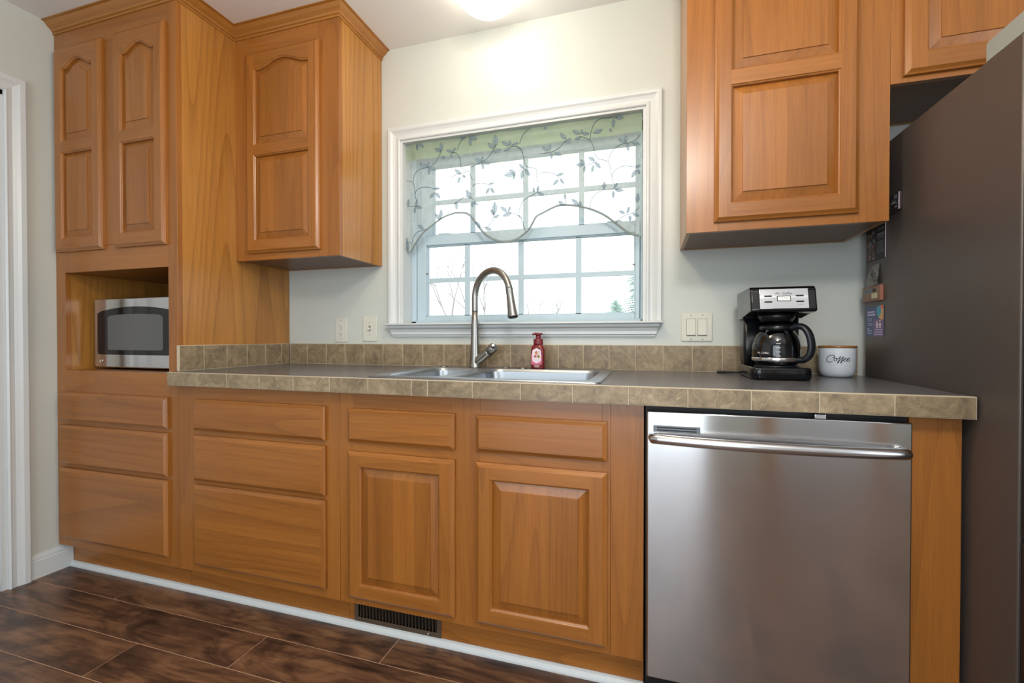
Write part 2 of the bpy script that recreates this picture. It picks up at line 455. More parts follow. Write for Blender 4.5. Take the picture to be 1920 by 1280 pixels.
def sash(y, x0, x1, z0, z1, gx0, gx1, gz0, gz1, hm, ms, name):
    g = G()
    g.box(x0, gx0, y, y + .028, z0, z1, .003); g.box(gx1, x1, y, y + .028, z0, z1, .003)
    g.box(gx0, gx1, y, y + .028, gz1, z1, .003); g.box(gx0, gx1, y, y + .028, z0, gz0, .003)
    # inner glazing bead
    for k, (a, b) in enumerate(((0.004, 0.006), (0.008, 0.010))):
        g.box(gx0 - .001, gx0 + a * .8, y + b, y + .026, gz0, gz1); g.box(gx1 - a * .8, gx1 + .001, y + b, y + .026, gz0, gz1)
        g.box(gx0, gx1, y + b, y + .026, gz1 - a * .8, gz1 + .001); g.box(gx0, gx1, y + b, y + .026, gz0 - .001, gz0 + a * .8)
    o = g.build(name, 'vinyl', win, kind='structure')
    g = G()
    for m_ in ms: g.box(m_ - .0118, m_ + .0118, y + .010, y + .020, gz0, gz1)
    g.box(gx0, gx1, y + .0102, y + .0202, hm - .0105, hm + .0105)
    g.build('muntin_bars', 'vinyl', o, kind='structure')
    g = G(); g.box(gx0 - .002, gx1 + .002, y + .0205, y + .0235, gz0 - .002, gz1 + .002)
    g.build('window_pane', 'pane', o, kind='structure'); return o
lower = sash(.078, 1.418, 2.466, 1.104, 1.520, 1.466, 2.447, 1.128, 1.472, 1.303, (1.677, 1.942, 2.206), 'lower_sash')
upper = sash(.108, 1.424, 2.460, 1.480, 1.900, 1.486, 2.452, 1.525, 1.862, 1.688, (1.694, 1.956, 2.214), 'upper_sash')
g = G()                          # two sash locks on the meeting rail, two tilt latches
for x in (1.56, 2.36): g.box(x - .03, x + .03, .082, .10, 1.520, 1.529, .003)
g.build('sash_lock', 'vinyl', lower, kind='structure')
g = G()
for x, s_ in ((1.466, 1), (2.447, -1)): g.box(x, x + s_ * .012, .079, .083, 1.300 + .035, 1.339, mi=0)
g.build('tilt_latch', 'slot', lower, kind='structure')
CAS = [(0.0, 0.0), (0.0, 0.010), (0.004, 0.013), (0.010, 0.013), (0.016, 0.009), (0.026, 0.010), (0.036, 0.014), (0.044, 0.019), (0.050, 0.020), (0.058, 0.020), (0.0605, 0.018), (0.0605, 0.0)]
g = G()
g.sweep([(WX0, WZ0), (WX0, WZ1), (WX1, WZ1), (WX1, WZ0)], CAS, lambda x, z, b: (x, -b, z), side=1, smooth=False)
g.build('window_casing', 'trim', win, kind='structure')
g = G()                          # stool with rounded nose and horns
g.box(1.309, 2.556, -.052, -.0005, 1.0836, 1.0926, .004, seg=3); g.box(WX0 + .002, WX1 - .002, -.002, .078, 1.0836, 1.0926)
g.build('window_sill', 'trim', win, kind='structure')
g = G()                          # apron
AP = [(0.0, 0.0), (0.0, -.038), (0.006, -.040), (0.012, -.036), (0.018, -.026), (0.030, -.020), (0.042, -.020), (0.046, -.014), (0.052, -.013), (0.054, 0.0)]
rows = []
for x, dx in ((1.322, 1), (2.545, -1)):
    rows.append([g.bm.verts.new((x + dx * a * .34, b, 1.0834 - a)) for a, b in AP])
for j in range(len(AP) - 1): g.face([rows[0][j], rows[0][j + 1], rows[1][j + 1], rows[1][j]])
g.face(rows[0]); g.face(rows[1]); g.face([rows[0][-1], rows[0][0], rows[1][0], rows[1][-1]])
g.build('window_apron', 'trim', win, kind='structure')

# ---------------------------------------------------------------- doorway in the left wall
dr = thing('door_1', (-.06, (DY0 + DY1) / 2, 0), None, None, kind='structure')
g = G()
g.sweep([(DY0, 0.0), (DY0, DZ), (DY1, DZ), (DY1, 0.0)], [(0, 0), (0, .011), (.006, .016), (.012, .014), (.024, .012), (.036, .016), (.046, .021), (.062, .022), (.068, .019), (.070, 0)],
        lambda y, z, b: (b, y, z), side=-1)
g.build('door_casing', 'trim', dr, kind='structure')
g = G(); g.box(-.12, .002, DY0 - .018, DY0, 0, DZ); g.box(-.12, .002, DY1, DY1 + .018, 0, DZ); g.box(-.12, .002, DY1, DY0, DZ - .018, DZ)
g.box(-.075, -.06, DY0 - .030, DY0 - .018, 0, DZ - .018); g.box(-.075, -.06, DY1 + .018, DY0 - .018, DZ - .03, DZ - .018)
g.build('door_jamb', 'trim', dr, kind='structure')
g = G(); g.box(-.112, -.077, DY1 + .02, DY0 - .02, .008, DZ - .02, .002)
for z0, z1 in ((.25, .95), (1.1, 1.85)):
    for y0, y1 in ((-1.5, -1.22), (-1.13, -.86)): g.box(-.079, -.071, y0, y1, z0, z1, .006)
slab = g.build('door_slab', 'trim', dr, kind='structure')
g = G(); g.lathe([(.006, 0), (.011, .01), (.012, .03), (.026, .04), (.028, .055), (.018, .066)], (0, 0, 0), 24)
for v_ in g.bm.verts: v_.co = Vector((-.076 + v_.co.z, -1.50 + v_.co.x, .96 + v_.co.y))
g.build('door_handle', 'nickel', slab)
g = G()                          # baseboard on the left wall between casing and toe kick
BB = [(0.0, 0.0), (.014, 0.0), (.014, .074), (.011, .080), (.012, .084), (.009, .092), (.004, .098), (.003, .102), (0, .102)]
g.sweep([(0.0, DY0 + .070), (0.0, -.531)], [(a, b) for a, b in BB], lambda x, y, b: (x, y, b), side=-1)
g.build('baseboard_left', 'trim', kind='structure')
g = G()
g.sweep([(0.0, RY), (0.0, DY1 - .070)], BB, lambda x, y, b: (x, y, b), side=-1); g.build('baseboard_front', 'trim', kind='structure')
g = G()                          # white shoe moulding along the toe kick
SH = [(0, 0), (.016, 0), (.016, .006), (.014, .012), (.009, .018), (.003, .021), (0, .021)]
g.sweep([(0.0145, -.5305), (2.4905, -.5305)], SH, lambda x, y, b: (x, y, b + .0002), side=-1, smooth=False)
g.build('trim_1', 'trim', kind='structure')

# ---------------------------------------------------------------- cabinet doors and drawers
T = 0.019
def outline(a0, a1, z0, z1, h, d, y, n=28):
    p = [(a0 + d, y, z0 + d), (a1 - d, y, z0 + d)]
    cx, hw = (a0 + a1) / 2, (a1 - a0) / 2
    if h <= 0: p += [(a1 - d, y, z1 - d), (a0 + d, y, z1 - d)]
    else:
        for k in range(n + 1):
            t = 1 - 2 * k / n; q = min(abs(t) / 0.90, 1)
            p.append((cx + t * (hw - d), y, z1 - d + h * (0.5 + 0.5 * math.cos(PI * q)) ** 0.9))
    return p
EDGE = [(0, 0), (0, .010), (.0022, .0115), (.0045, .0125), (.011, .0178), (.0125, T)]
def edge_rings(g, x0, x1, z0, z1, yf):
    vr = []
    for i_, (d, t) in enumerate(EDGE):
        vr.append([g.bm.verts.new(q) for q in ((x0 + d, yf - t, z0 + d), (x1 - d, yf - t, z0 + d), (x1 - d, yf - t, z1 - d), (x0 + d, yf - t, z1 - d))])
    for a, b in zip(vr, vr[1:]):
        for i in range(4):
            j = (i + 1) % 4; g.face([a[i], a[j], b[j], b[i]], 1 if i in (0, 2) else 0)
    g.face(list(reversed(vr[0])))
    return EDGE[-1][0]
def cab_door(parent, x0, x1, z0, z1, yf, opens, label=None):
    """frame of stiles (upright grain) and rails (level grain), each opening filled by a raised panel"""
    g = G(); yf -= .0004
    e = edge_rings(g, x0, x1, z0, z1, yf); y = yf - T
    a0, a1 = opens[0][0], opens[0][1]
    X0, X1, Z0, Z1 = x0 + e, x1 - e, z0 + e, z1 - e
    g.face([(X0, y, Z0), (a0, y, Z0), (a0, y, Z1), (X0, y, Z1)], 0); g.face([(a1, y, Z0), (X1, y, Z0), (X1, y, Z1), (a1, y, Z1)], 0)
    opens = sorted(opens, key=lambda o: o[2])
    lo = [(a0, y, Z0), (a1, y, Z0)]
    for (b0, b1, oz0, oz1, h) in opens:
        g.face(lo + [(a1, y, oz0), (a0, y, oz0)], 1)
        top = outline(b0, b1, oz0, oz1, h, 0, y)[2:]
        lo = list(reversed(top))
    g.face(lo + [(a1, y, Z1), (a0, y, Z1)], 1)
    for o in opens:
        g.rings([outline(*o, 0, y), outline(*o, .002, y + .0028), outline(*o, .0045, y + .0038), outline(*o, .0062, y + .006), outline(*o, .0068, y + .0145)], mi=0, smooth=False)
    d = g.build('door', ['wz', 'wx'], parent, label=label)
    for o in opens:
        g = G()
        g.rings([outline(*o, .0062, y + .0150), outline(*o, .0062, y + .0138), outline(*o, .0080, y + .0134), outline(*o, .0335, y + .0052), outline(*o, .0338, y + .0022), outline(*o, .0344, y + .0018)], cap0=True, cap1=True, smooth=False)
        g.build('raised_panel', 'wzb', d)
    return d
def drawer(parent, x0, x1, z0, z1, yf, name='drawer'):
    g = G(); yf -= .0004; e = edge_rings(g, x0, x1, z0, z1, yf); y = yf - T
    g.face([(x0 + e, y, z0 + e), (x1 - e, y, z0 + e), (x1 - e, y, z1 - e), (x0 + e, y, z1 - e)], 1)
    return g.build(name, ['wzb', 'wxb'], parent)
def frame(parent, yf, th, stiles, rails, name='face_frame'):
    g = G()
    for x0, x1, z0, z1 in stiles: g.box(x0, x1, yf, yf + th, z0, z1, .0006, 0, 1)
    for x0, x1, z0, z1 in rails: g.box(x0, x1, yf + .0002, yf + th, z0, z1, .0004, 1, 1)
    return g.build(name, ['wz', 'wx'], parent)

# --- tall pantry cabinet
pan = thing('pantry_cabinet', (W / 2, -.29, 0), 'tall honey oak pantry cabinet with a microwave niche, standing against the left wall', 'cabinet')
ft = .02; IL, IR = .060, .674
frame(pan, FY, ft, [(.002, IL, .112, 2.36), (IR, W, .112, 2.36), (.290, .420, 1.416, 2.2615)],
      [(IL, IR, 2.262, 2.36), (IL, IR, 1.309, 1.415), (IL, IR, .775, .885), (IL, IR, .642, .672), (IL, IR, .452, .482), (IL, IR, .112, .170)])
g = G()                                           # carcass: sides, niche floor and top, back
g.box(W - .014, W - .0002, FY + ft, -.002, .112, 2.394, mi=0)
g.box(.002, .016, FY + ft, -.002, .112, 2.394)
g.box(IL - .012, IL, FY + ft, -.02, .885, 1.31, mi=0); g.box(IR, IR + .012, FY + ft, -.02, .885, 1.31)
g.box(.016, W - .014, -.02, -.002, .1, 2.394); g.box(.016, W - .014, FY + ft, -.002, 1.309, 1.325, mi=1); g.box(.016, W - .014, FY + ft, -.002, .869, .885, mi=1)
g.box(.016, W - .014, FY + ft, -.002, 2.35, 2.394)
g.build('carcass', ['wside', 'wy'], pan)
g = G(); g.box(.0145, W - .001, -.5298, -.515, .0002, .112); g.build('toe_kick', 'wxb', pan)
cab_door(pan, .024, .318, 1.398, 2.276, FY, [(.074, .270, 1.868, 2.186, .034), (.074, .270, 1.452, 1.824, 0)])
cab_door(pan, .388, .676, 1.398, 2.276, FY, [(.436, .628, 1.868, 2.186, .034), (.436, .628, 1.452, 1.824, 0)])
for z0, z1 in ((.665, .789), (.474, .647), (.152, .459)): drawer(pan, .036, .677, z0, z1, FY)

# --- base cabinet with three drawers
X1 = 1.478
bc = thing('drawer_cabinet', ((W + X1) / 2, -.29, 0), 'honey oak base cabinet with three stacked drawers, between pantry and sink cabinet', 'cabinet')
frame(bc, FY, ft, [(W + .0006, .832, .112, CB - .0003), (1.412, X1 - .0003, .112, CB - .0003)], [(.832, 1.412, .775, CB - .0003), (.832, 1.412, .640, .680), (.832, 1.412, .450, .485), (.832, 1.412, .112, .168)])
g = G(); g.box(W + .0006, W + .014, FY + ft, -.004, .112, CB - .001); g.box(X1 - .014, X1 - .0006, FY + ft, -.004, .112, CB - .001); g.box(W + .014, X1 - .014, -.018, -.004, .05, CB - .001)
g.build('carcass', 'wside', bc)
g = G(); g.box(W + .0006, X1 - .0006, -.5298, -.515, .0002, .112); g.build('toe_kick', 'wxb', bc)
for z0, z1 in ((.668, .789), (.474, .649), (.146, .459)): drawer(bc, .815, 1.425, z0, z1, FY)

# --- sink base cabinet
SX0, SX1 = 1.4786, 2.490
sb = thing('sink_cabinet', ((SX0 + SX1) / 2, -.29, 0), 'honey oak sink base cabinet with two raised-panel doors below two false drawer fronts', 'cabinet')
frame(sb, FY, ft, [(SX0, 1.534, .112, CB - .0003), (1.902, 1.998, .112, CB - .0003), (2.374, 2.398, .112, CB - .0003), (2.3984, SX1, .112, CB - .0003)],
      [(a, b, z0, z1) for a, b in ((1.534, 1.902), (1.998, 2.374)) for z0, z1 in ((.770, CB - .0003), (.630, .690), (.112, .160))])
g = G(); g.box(SX0, SX0 + .014, FY + ft, -.004, .112, CB - .001); g.box(SX1 - .014, SX1, FY + ft, -.004, .112, CB - .001); g.box(SX0 + .014, SX1 - .014, -.018, -.004, .05, CB - .001)
g.build('carcass', 'wside', sb)
g = G(); g.box(SX0, 1.508, -.5298, -.515, .0002, .112); g.box(1.836, SX1, -.5298, -.515, .0002, .112); g.box(1.508, 1.836, -.5298, -.515, .0002, .024); g.box(1.508, 1.836, -.5298, -.515, .098, .112)
g.build('toe_kick', 'wxb', sb)
for x0, x1 in ((1.518, 1.915), (1.987, 2.389)):
    drawer(sb, x0, x1, .672, .786, FY, 'false_drawer_front')
    cab_door(sb, x0, x1, .136, .640, FY, [(x0 + .049, x1 - .049, .186, .592, 0)])

# --- floor vent in the toe kick
vt = thing('floor_vent', (1.672, -.53, .0213), 'brown metal toe kick vent grille below the left sink cabinet door', 'vent')
g = G(); y0 = -.5315
g.box(1.503, 1.841, y0 - .003, y0, .0214, .037, .001); g.box(1.503, 1.841, y0 - .003, y0, .088, .103, .001)
g.box(1.503, 1.519, y0 - .003, y0, .037, .088, .001); g.box(1.825, 1.841, y0 - .003, y0, .037, .088, .001)
m_ = mat('bronze_metal', (92, 76, 62), .45, .4); M['bronze'] = m_
g.build('grille_frame', 'bronze', vt)
g = G()
for k in range(24): g.box(1.5255 + k * .01285, 1.5272 + k * .01285, y0 - .002, y0 + .010, .037, .088)
g.build('louvre_slats', 'bronze', vt)
g = G(); g.box(1.512, 1.832, -.513, -.511, .026, .096); g.build('duct_backing', 'dark', vt)
g = G(); g.lathe([(0.001, 0), (.0028, .0005), (.002, .002)], (0, 0, 0), 12)
for v_ in g.bm.verts: v_.co = Vector((1.794 + v_.co.x, y0 - .003 - v_.co.z, .030 + v_.co.y))
g.build('screw', 'plate', vt)

# --- end panel right of the dishwasher
g = G(); g.box(3.1035, 3.2065, FY - .002, FY + .018, .0, CB - .0005, .0008, 0, 1); g.box(3.188, 3.2065, FY + .018, -.01, 0, CB - .0005, mi=1); g.box(3.1035, 3.110, FY + .018, -.01, 0, CB - .0005, mi=1)
tag(g.build('end_panel', ['wz', 'wside']), 'wide honey oak end panel between the dishwasher and the refrigerator', 'panel')

# --- upper cabinets
def upper_box(parent, x0, x1, z0, z1):
    g = G()
    g.box(x0, x0 + .013, UY + ft, -.002, z0, z1, mi=0); g.box(x1 - .013, x1, UY + ft, -.002, z0, z1, mi=0)
    g.box(x0 + .013, x1 - .013, -.014, -.002, z0, z1); g.box(x0 + .013, x1 - .013, UY + ft, -.002, z1 - .02, z1)
    g.build('carcass', 'wside', parent)
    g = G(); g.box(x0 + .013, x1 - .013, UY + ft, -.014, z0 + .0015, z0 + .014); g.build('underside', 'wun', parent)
AX1 = 1.2745
ua = thing('wall_cabinet', ((W + AX1) / 2, -.157, 1.369), 'honey oak wall cabinet with one arched two-panel door, left of the window', 'cabinet')
frame(ua, UY, ft, [(W + .0006, .812, 1.369, 2.36), (1.170, AX1, 1.369, 2.36)], [(.812, 1.170, 2.258, 2.36), (.812, 1.170, 1.369, 1.415)])
upper_box(ua, W + .0006, AX1, 1.369, 2.394)
cab_door(ua, .797, 1.184, 1.398, 2.274, UY, [(.846, 1.137, 1.868, 2.200, .033), (.846, 1.137, 1.452, 1.824, 0)])
BX0, BX1 = 2.619, 3.1735
ub = thing('wall_cabinet', ((BX0 + BX1) / 2, -.157, 1.369), 'honey oak wall cabinet hanging over the coffee maker, right of the window', 'cabinet')
frame(ub, UY, ft, [(BX0, 2.716, 1.369, 2.36), (3.082, BX1, 1.369, 2.36)], [(2.716, 3.082, 2.258, 2.36), (2.716, 3.082, 1.369, 1.415)])
upper_box(ub, BX0, BX1, 1.369, 2.394)
cab_door(ub, 2.702, 3.095, 1.397, 2.274, UY, [(2.749, 3.045, 1.868, 2.200, .033), (2.749, 3.045, 1.452, 1.824, 0)])
CX1 = 4.12
uc = thing('wall_cabinet', ((BX1 + CX1) / 2, -.157, 1.764), 'short honey oak wall cabinet above the dark refrigerator', 'cabinet')
frame(uc, UY, ft, [(BX1 + .0003, 3.216, 1.764, 2.36), (3.60, 3.68, 1.764, 2.36), (4.07, CX1, 1.764, 2.36)], [(a, b, z0, z1) for a, b in ((3.216, 3.60), (3.68, 4.07)) for z0, z1 in ((1.764, 1.802), (2.258, 2.36))])
upper_box(uc, BX1 + .0003, CX1, 1.764, 2.394)
for a in (3.203, 3.662): cab_door(uc, a, a + .42, 1.780, 2.274, UY, [(a + .049, a + .371, 1.836, 2.20, .033)])

# --- crown mouldings
CR = [(0.0, 0.0), (.004, .0005), (.0055, .004), (.004, .009), (.0035, .011), (.008, .0125), (.0095, .016), (.011, .019), (.016, .0225), (.023, .028), (.030, .036), (.0335, .040), (.040, .0412), (.0435, .0425), (.0435, .0445), (0.0, .0445)]
def crown(path, name, label):
    g = G(); g.sweep(path, CR, lambda x, y, b: (x, y, 2.350 + b), side=1 if path[1][0] < path[0][0] else -1)
    tag(g.build(name, 'crown'), label, 'moulding')
crown([(.0015, FY - .0003), (W + .0002, FY - .0003), (W + .0002, UY - .0003), (AX1 + .0003, UY - .0003), (AX1 + .0003, -.001)], 'crown_moulding', 'stained crown moulding running along the ceiling over pantry and left wall cabinet')
crown([(BX0 - .0003, -.001), (BX0 - .0003, UY - .0003), (CX1, UY - .0003)], 'crown_moulding', 'stained crown moulding running along the ceiling over the right wall cabinets')

# ---------------------------------------------------------------- worktop and backsplash
wt = thing('countertop', (1.966, -.31, CB), 'dark speckled laminate countertop with a taupe tile front edge', 'countertop')
TX1, TY = 3.2105, -.6217
SKX0, SKX1, SKY0, SKY1 = 1.587, 2.370, -.583, -.045
hx0, hx1, hy0, hy1 = SKX0 + .02, SKX1 - .02, SKY0 + .02, SKY1 - .02
g = G()
for a in ((W + .0005, hx0, TY + .011, -.001), (hx1, TX1, TY + .011, -.001), (hx0, hx1, TY + .011, hy0), (hx0, hx1, hy1, -.001)):
    g.box(a[0], a[1], a[2], a[3], CB, CT)
g.build('worktop', 'laminate', wt)
g = G(); J = [.7236, .874, 1.022, 1.171, 1.320, 1.470, 1.6215, 1.782, 1.838, 1.989, 2.141, 2.295, 2.449, 2.602, 2.753, 2.904, 3.057, TX1]
for a, b in zip(J, J[1:]): g.box(a + .001, b - .001, TY, TY + .008, CB + .0006, CT - .0022, .0016, 0, 2, tone=R.random())
g.box(J[0], J[-1], TY + .0012, TY + .0108, CB, CT - .001, mi=1)
g.box(J[0], J[-1], TY + .0004, TY + .0108, CT - .0022, CT + .0004, .0008, 1, 1)
g.build('tile_edge', ['tile', 'grout'], wt)
BT = .9965
g = G(); J = [.7365, .741, .844, .960, 1.070, 1.178, 1.284, 1.391, 1.496, 1.603, 1.709, 1.816, 1.923, 2.031, 2.136, 2.242, 2.347, 2.451, 2.557, 2.665, 2.772, 2.877, 2.983, 3.089, 3.195, 3.213]
for a, b in zip(J, J[1:]): g.box(a + .0012, b - .0012, -.012, -.004, CT + .003, BT - .002, .0014, 0, 2, tone=R.random())
g.box(J[0], J[-1], -.0110, -.0008, CT + .0004, BT - .0002, .0006, 1, 1)
tag(g.build('tile_backsplash', ['tile', 'grout']), 'low row of taupe stone tiles along the back wall behind the sink', 'backsplash')
g = G(); J = [-.580, -.478, -.372, -.268, -.166, -.064, -.0135]
for a, b in zip(J, J[1:]): g.box(W + .003, W + .011, a + .0012, b - .0012, CT + .003, BT - .002, .0014, 0, 2, tone=R.random())
g.box(W + .0004, W + .010, J[0] - .0035, J[-1], CT + .0004, BT - .0002, .0006, 1, 1)
tag(g.build('tile_backsplash', ['tile', 'grout']), 'short row of taupe stone tiles on the side of the pantry', 'backsplash')

# ---------------------------------------------------------------- sink
def rrect(x0, x1, y0, y1, r, z, n=6):
    p = []
    for cx, cy, a0 in ((x1 - r, y1 - r, 0), (x0 + r, y1 - r, 90), (x0 + r, y0 + r, 180), (x1 - r, y0 + r, 270)):
        for k in range(n + 1):
            a = math.radians(a0 + 90 * k / n); p.append((cx + r * math.cos(a), cy + r * math.sin(a), z))
    return p
sk = thing('sink', ((SKX0 + SKX1) / 2, -.31, CT), 'stainless steel double bowl sink set into the countertop below the window', 'sink')
bowls = [(1.632, 1.836, -.545, -.130, .045), (1.872, 2.330, -.545, -.130, .055)]
g = G(); zr = CT + .0045
outer = [rrect(SKX0, SKX1, SKY0, SKY1, .022, CT + .0006), rrect(SKX0 + .001, SKX1 - .001, SKY0 + .001, SKY1 - .001, .022, CT + .0035), rrect(SKX0 + .006, SKX1 - .006, SKY0 + .006, SKY1 - .006, .018, CT + .0055), rrect(SKX0 + .014, SKX1 - .014, SKY0 + .014, SKY1 - .014, .014, zr)]
vr = g.rings(outer)
edges = []
inner = vr[-1]
for i in range(len(inner)): edges.append(g.bm.edges.get((inner[i], inner[(i + 1) % len(inner)])))
for b in bowls:
    vs = [g.bm.verts.new(p) for p in rrect(*b, zr)]
    edges += [g.bm.edges.new((vs[i], vs[(i + 1) % len(vs)])) for i in range(len(vs))]
bmesh.ops.triangle_fill(g.bm, use_beauty=True, use_dissolve=False, edges=edges)
for b in bowls:
    x0, x1, y0, y1, r = b
    g.rings([rrect(x0, x1, y0, y1, r, zr), rrect(x0 + .003, x1 - .003, y0 + .003, y1 - .003, r, zr - .003), rrect(x0 + .006, x1 - .006, y0 + .006, y1 - .006, r, zr - .012)])
g.build('rim', 'sink', sk)
for b in bowls:
    x0, x1, y0, y1, r = b
    g = G()
    g.rings([rrect(x0 + .006, x1 - .006, y0 + .006, y1 - .006, r, zr - .011), rrect(x0 + .012, x1 - .012, y0 + .012, y1 - .012, r, zr - .06), rrect(x0 + .02, x1 - .02, y0 + .02, y1 - .02, r, zr - .15),
             rrect(x0 + .035, x1 - .035, y0 + .035, y1 - .035, r, zr - .172), rrect(x0 + .07, x1 - .07, y0 + .07, y1 - .07, r * .5, zr - .177)], cap1=True)
    o = g.build('basin', 'sink', sk)
    g = G(); g.lathe([(.045, 0), (.044, .003), (.034, .003), (.028, -.004), (.004, -.004), (.004, .006), (.001, .006)], ((x0 + x1) / 2, (y0 + y1) / 2, zr - .1765), 32); g.build('drain', 'chrome', o)

fc = thing('faucet', (1.784, -.080, zr), 'brushed nickel high-arc pull-down kitchen faucet standing behind the sink', 'faucet')
g = G()
g.lathe([(.0255, 0), (.0255, .004), (.0235, .008), (.0215, .03), (.0195, .06), (.0185, .10), (.0172, .15), (.0155, .20), (.0140, .24)], (1.784, -.080, zr), 36)
g.build('body', 'nickel', fc)
import mathutils
B0 = Vector((1.784, -.080, zr + .235)); dirv = Vector((.208, -.120, 0)); L_ = dirv.length; dirv.normalize()
pts, rr = [], []
# up the neck, round the arc and down towards the spray head
rad = .106; top = 1.318 - .014 - rad
for k in range(6): pts.append(B0 + Vector((0, 0, (top - B0.z) * k / 6)))
for k in range(0, 33):
    a = PI - math.radians(168) * k / 32
    pts.append(Vector((B0.x, B0.y, top)) + dirv * (rad * 1.04 + rad * 1.04 * math.cos(a)) + Vector((0, 0, rad * math.sin(a))))
rr = [.0140] * len(pts)
g = G(); g.tube(pts, rr, 24); g.build('spout', 'nickel', fc)
e = pts[-1]; tip = Vector((1.992, -.200, 1.108)); g = G(); d_ = (tip - e)
hp = [e - d_ * .02, e, e + d_ * .04, e + d_ * .06, e + d_ * .35, e + d_ * .7, e + d_ * .96, tip]
g.tube(hp, [.0150, .0155, .0155, .0146, .0158, .0184, .0215, .0215], 24); g.tube([tip - d_ * .02, tip + d_ * .03], [.018, .017], 24, mi=1)
g.build('spray_head', ['nickel', 'dark'], fc)
g = G()
g.tube([(1.786, -.082, zr + .022), (1.800, -.085, zr + .030), (1.822, -.089, zr + .046), (1.843, -.093, zr + .062), (1.858, -.096, zr + .074)], [.017, .0185, .0185, .018, .0185], 20, ell=(1, 1.05))
g.build('valve_arm', 'nickel', fc)
g = G()
g.tube([(1.852, -.095, zr + .068), (1.866, -.098, zr + .079), (1.878, -.100, zr + .088), (1.882, -.101, zr + .091)], [.0190, .0210, .0210, .017], 24)
g.tube([(1.874, -.108, zr + .086), (1.884, -.128, zr + .094), (1.890, -.146, zr + .098)], [.009, .008, .006], 14)
g.build('handle', 'nickel', fc)
for x, nm, lb in ((1.925, 'hole_cover', 'round steel hole cover on the sink deck, nearest the faucet'), (2.000, 'hole_cover', 'round steel hole cover on the sink deck, beside the soap bottle'), (1.640, 'hole_cover', 'round steel hole cover on the sink deck, left of the faucet')):
    g = G(); g.lathe([(.019, 0), (.020, .0015), (.018, .0035), (.012, .0045), (.002, .0048)], (x, -.088, zr + .0002), 28)
    tag(g.build(nm, 'nickel'), lb, 'cover', 'steel hole covers on the sink deck')

# --- soap bottle
M['soap'] = mat('red_bottle', (116, 26, 30), .22); M['cap'] = mat('dark_red_cap', (112, 26, 36), .38); M['pink'] = mat('pink_band', (206, 96, 130), .45); M['lab'] = mat('label_white', (232, 214, 226), .45)
M['fl1'] = mat('flower_orange', (220, 140, 50), .5); M['fl2'] = mat('flower_red', (186, 56, 84), .5); M['fl3'] = mat('flower_olive', (160, 140, 50), .5); M['paper_w'] = mat('print_white', (225, 215, 215), .5)
bx, by, bz = 2.066, -.085, zr + .0003
so = thing('soap_bottle', (bx, by, bz), 'small red pump bottle of hand soap standing behind the sink', 'bottle')
g = G(); g.lathe([(.0255, 0), (.0278, .003), (.0282, .012), (.0282, .075), (.0276, .084), (.0235, .093), (.019, .0975), (.018, .100)], (bx, by, bz), 44, power=4.0, sy=.85)
g.build('bottle_body', 'soap', so)
g = G(); g.lathe([(.0195, .099), (.0198, .101), (.0198, .121), (.019, .1225), (.011, .123), (.0105, .132), (.0100, .140)], (bx, by, bz), 36); g.build('pump_collar', 'cap', so)
g = G(); g.lathe([(.010, .138), (.017, .1395), (.0185, .142), (.0175, .1455), (.012, .1475), (.002, .148)], (bx, by, bz), 32, sx=1.0, sy=.9); g.tube([(bx, by, bz + .143), (bx - .012, by - .018, bz + .1435), (bx - .016, by - .026, bz + .141)], [.006, .005, .004], 12); g.build('pump_nozzle', 'cap', so)
yl = by - .0282 * .85 - .0004
g = G(); g.box(bx - .024, bx + .020, yl, yl + .001, bz + .018, bz + .060, mi=0); g.build('pink_label', 'pink', so, label='pink label band')
g = G(); pl = []
for k in range(48):
    a = 2 * PI * k / 48; ca, sa = math.cos(a), math.sin(a); q = (abs(ca) ** 5 + abs(sa) ** 5) ** (-1 / 5)
    bump_ = .0045 * max(0, 1 - (abs(ca) / .45) ** 2) if abs(sa) > .5 else 0
    pl.append((bx - .001 + .0185 * q * ca, yl - .0006, bz + .054 + (.0265 * q * abs(sa) + bump_) * (1 if sa > 0 else -1)))
g.face(pl); g.rings([pl, [(p[0], yl - .0001, p[2]) for p in pl]])
def flower(g, cx, cz, r, mi):
    for k in range(5):
        a = 2 * PI * k / 5 + .3
        g.face([(cx + r * .55 * math.cos(a) + r * .42 * math.cos(t), yl - .0009, cz + r * .55 * math.sin(a) + r * .42 * math.sin(t)) for t in [2 * PI * j / 8 for j in range(8)]], mi)
flower(g, bx - .0025, bz + .066, .0075, 1); flower(g, bx - .006, bz + .052, .006, 2); flower(g, bx + .007, bz + .052, .0068, 3)
for k in range(7): flower(g, bx + R.uniform(-.012, .012), bz + R.uniform(.044, .076), .0022, R.choice([2, 3]))
def onfront(x, y, z): return Matrix.Translation((x, y, z)) @ Matrix.Rotation(PI / 2, 4, 'X')
g.build('front_label', ['lab', 'fl1', 'fl2', 'fl3'], so, label='white label with flowers')
g = G()
for z, wd in ((.0155, .020), (.012, .024), (.0085, .016)):
    n = 6
    for k in range(n): g.box(bx - wd / 2 + wd * k / n, bx - wd / 2 + wd * (k + .8) / n, yl - .0004, yl + .0006, bz + z - .0009, bz + z + .0009)
g.build('small_print', 'paper_w', so)

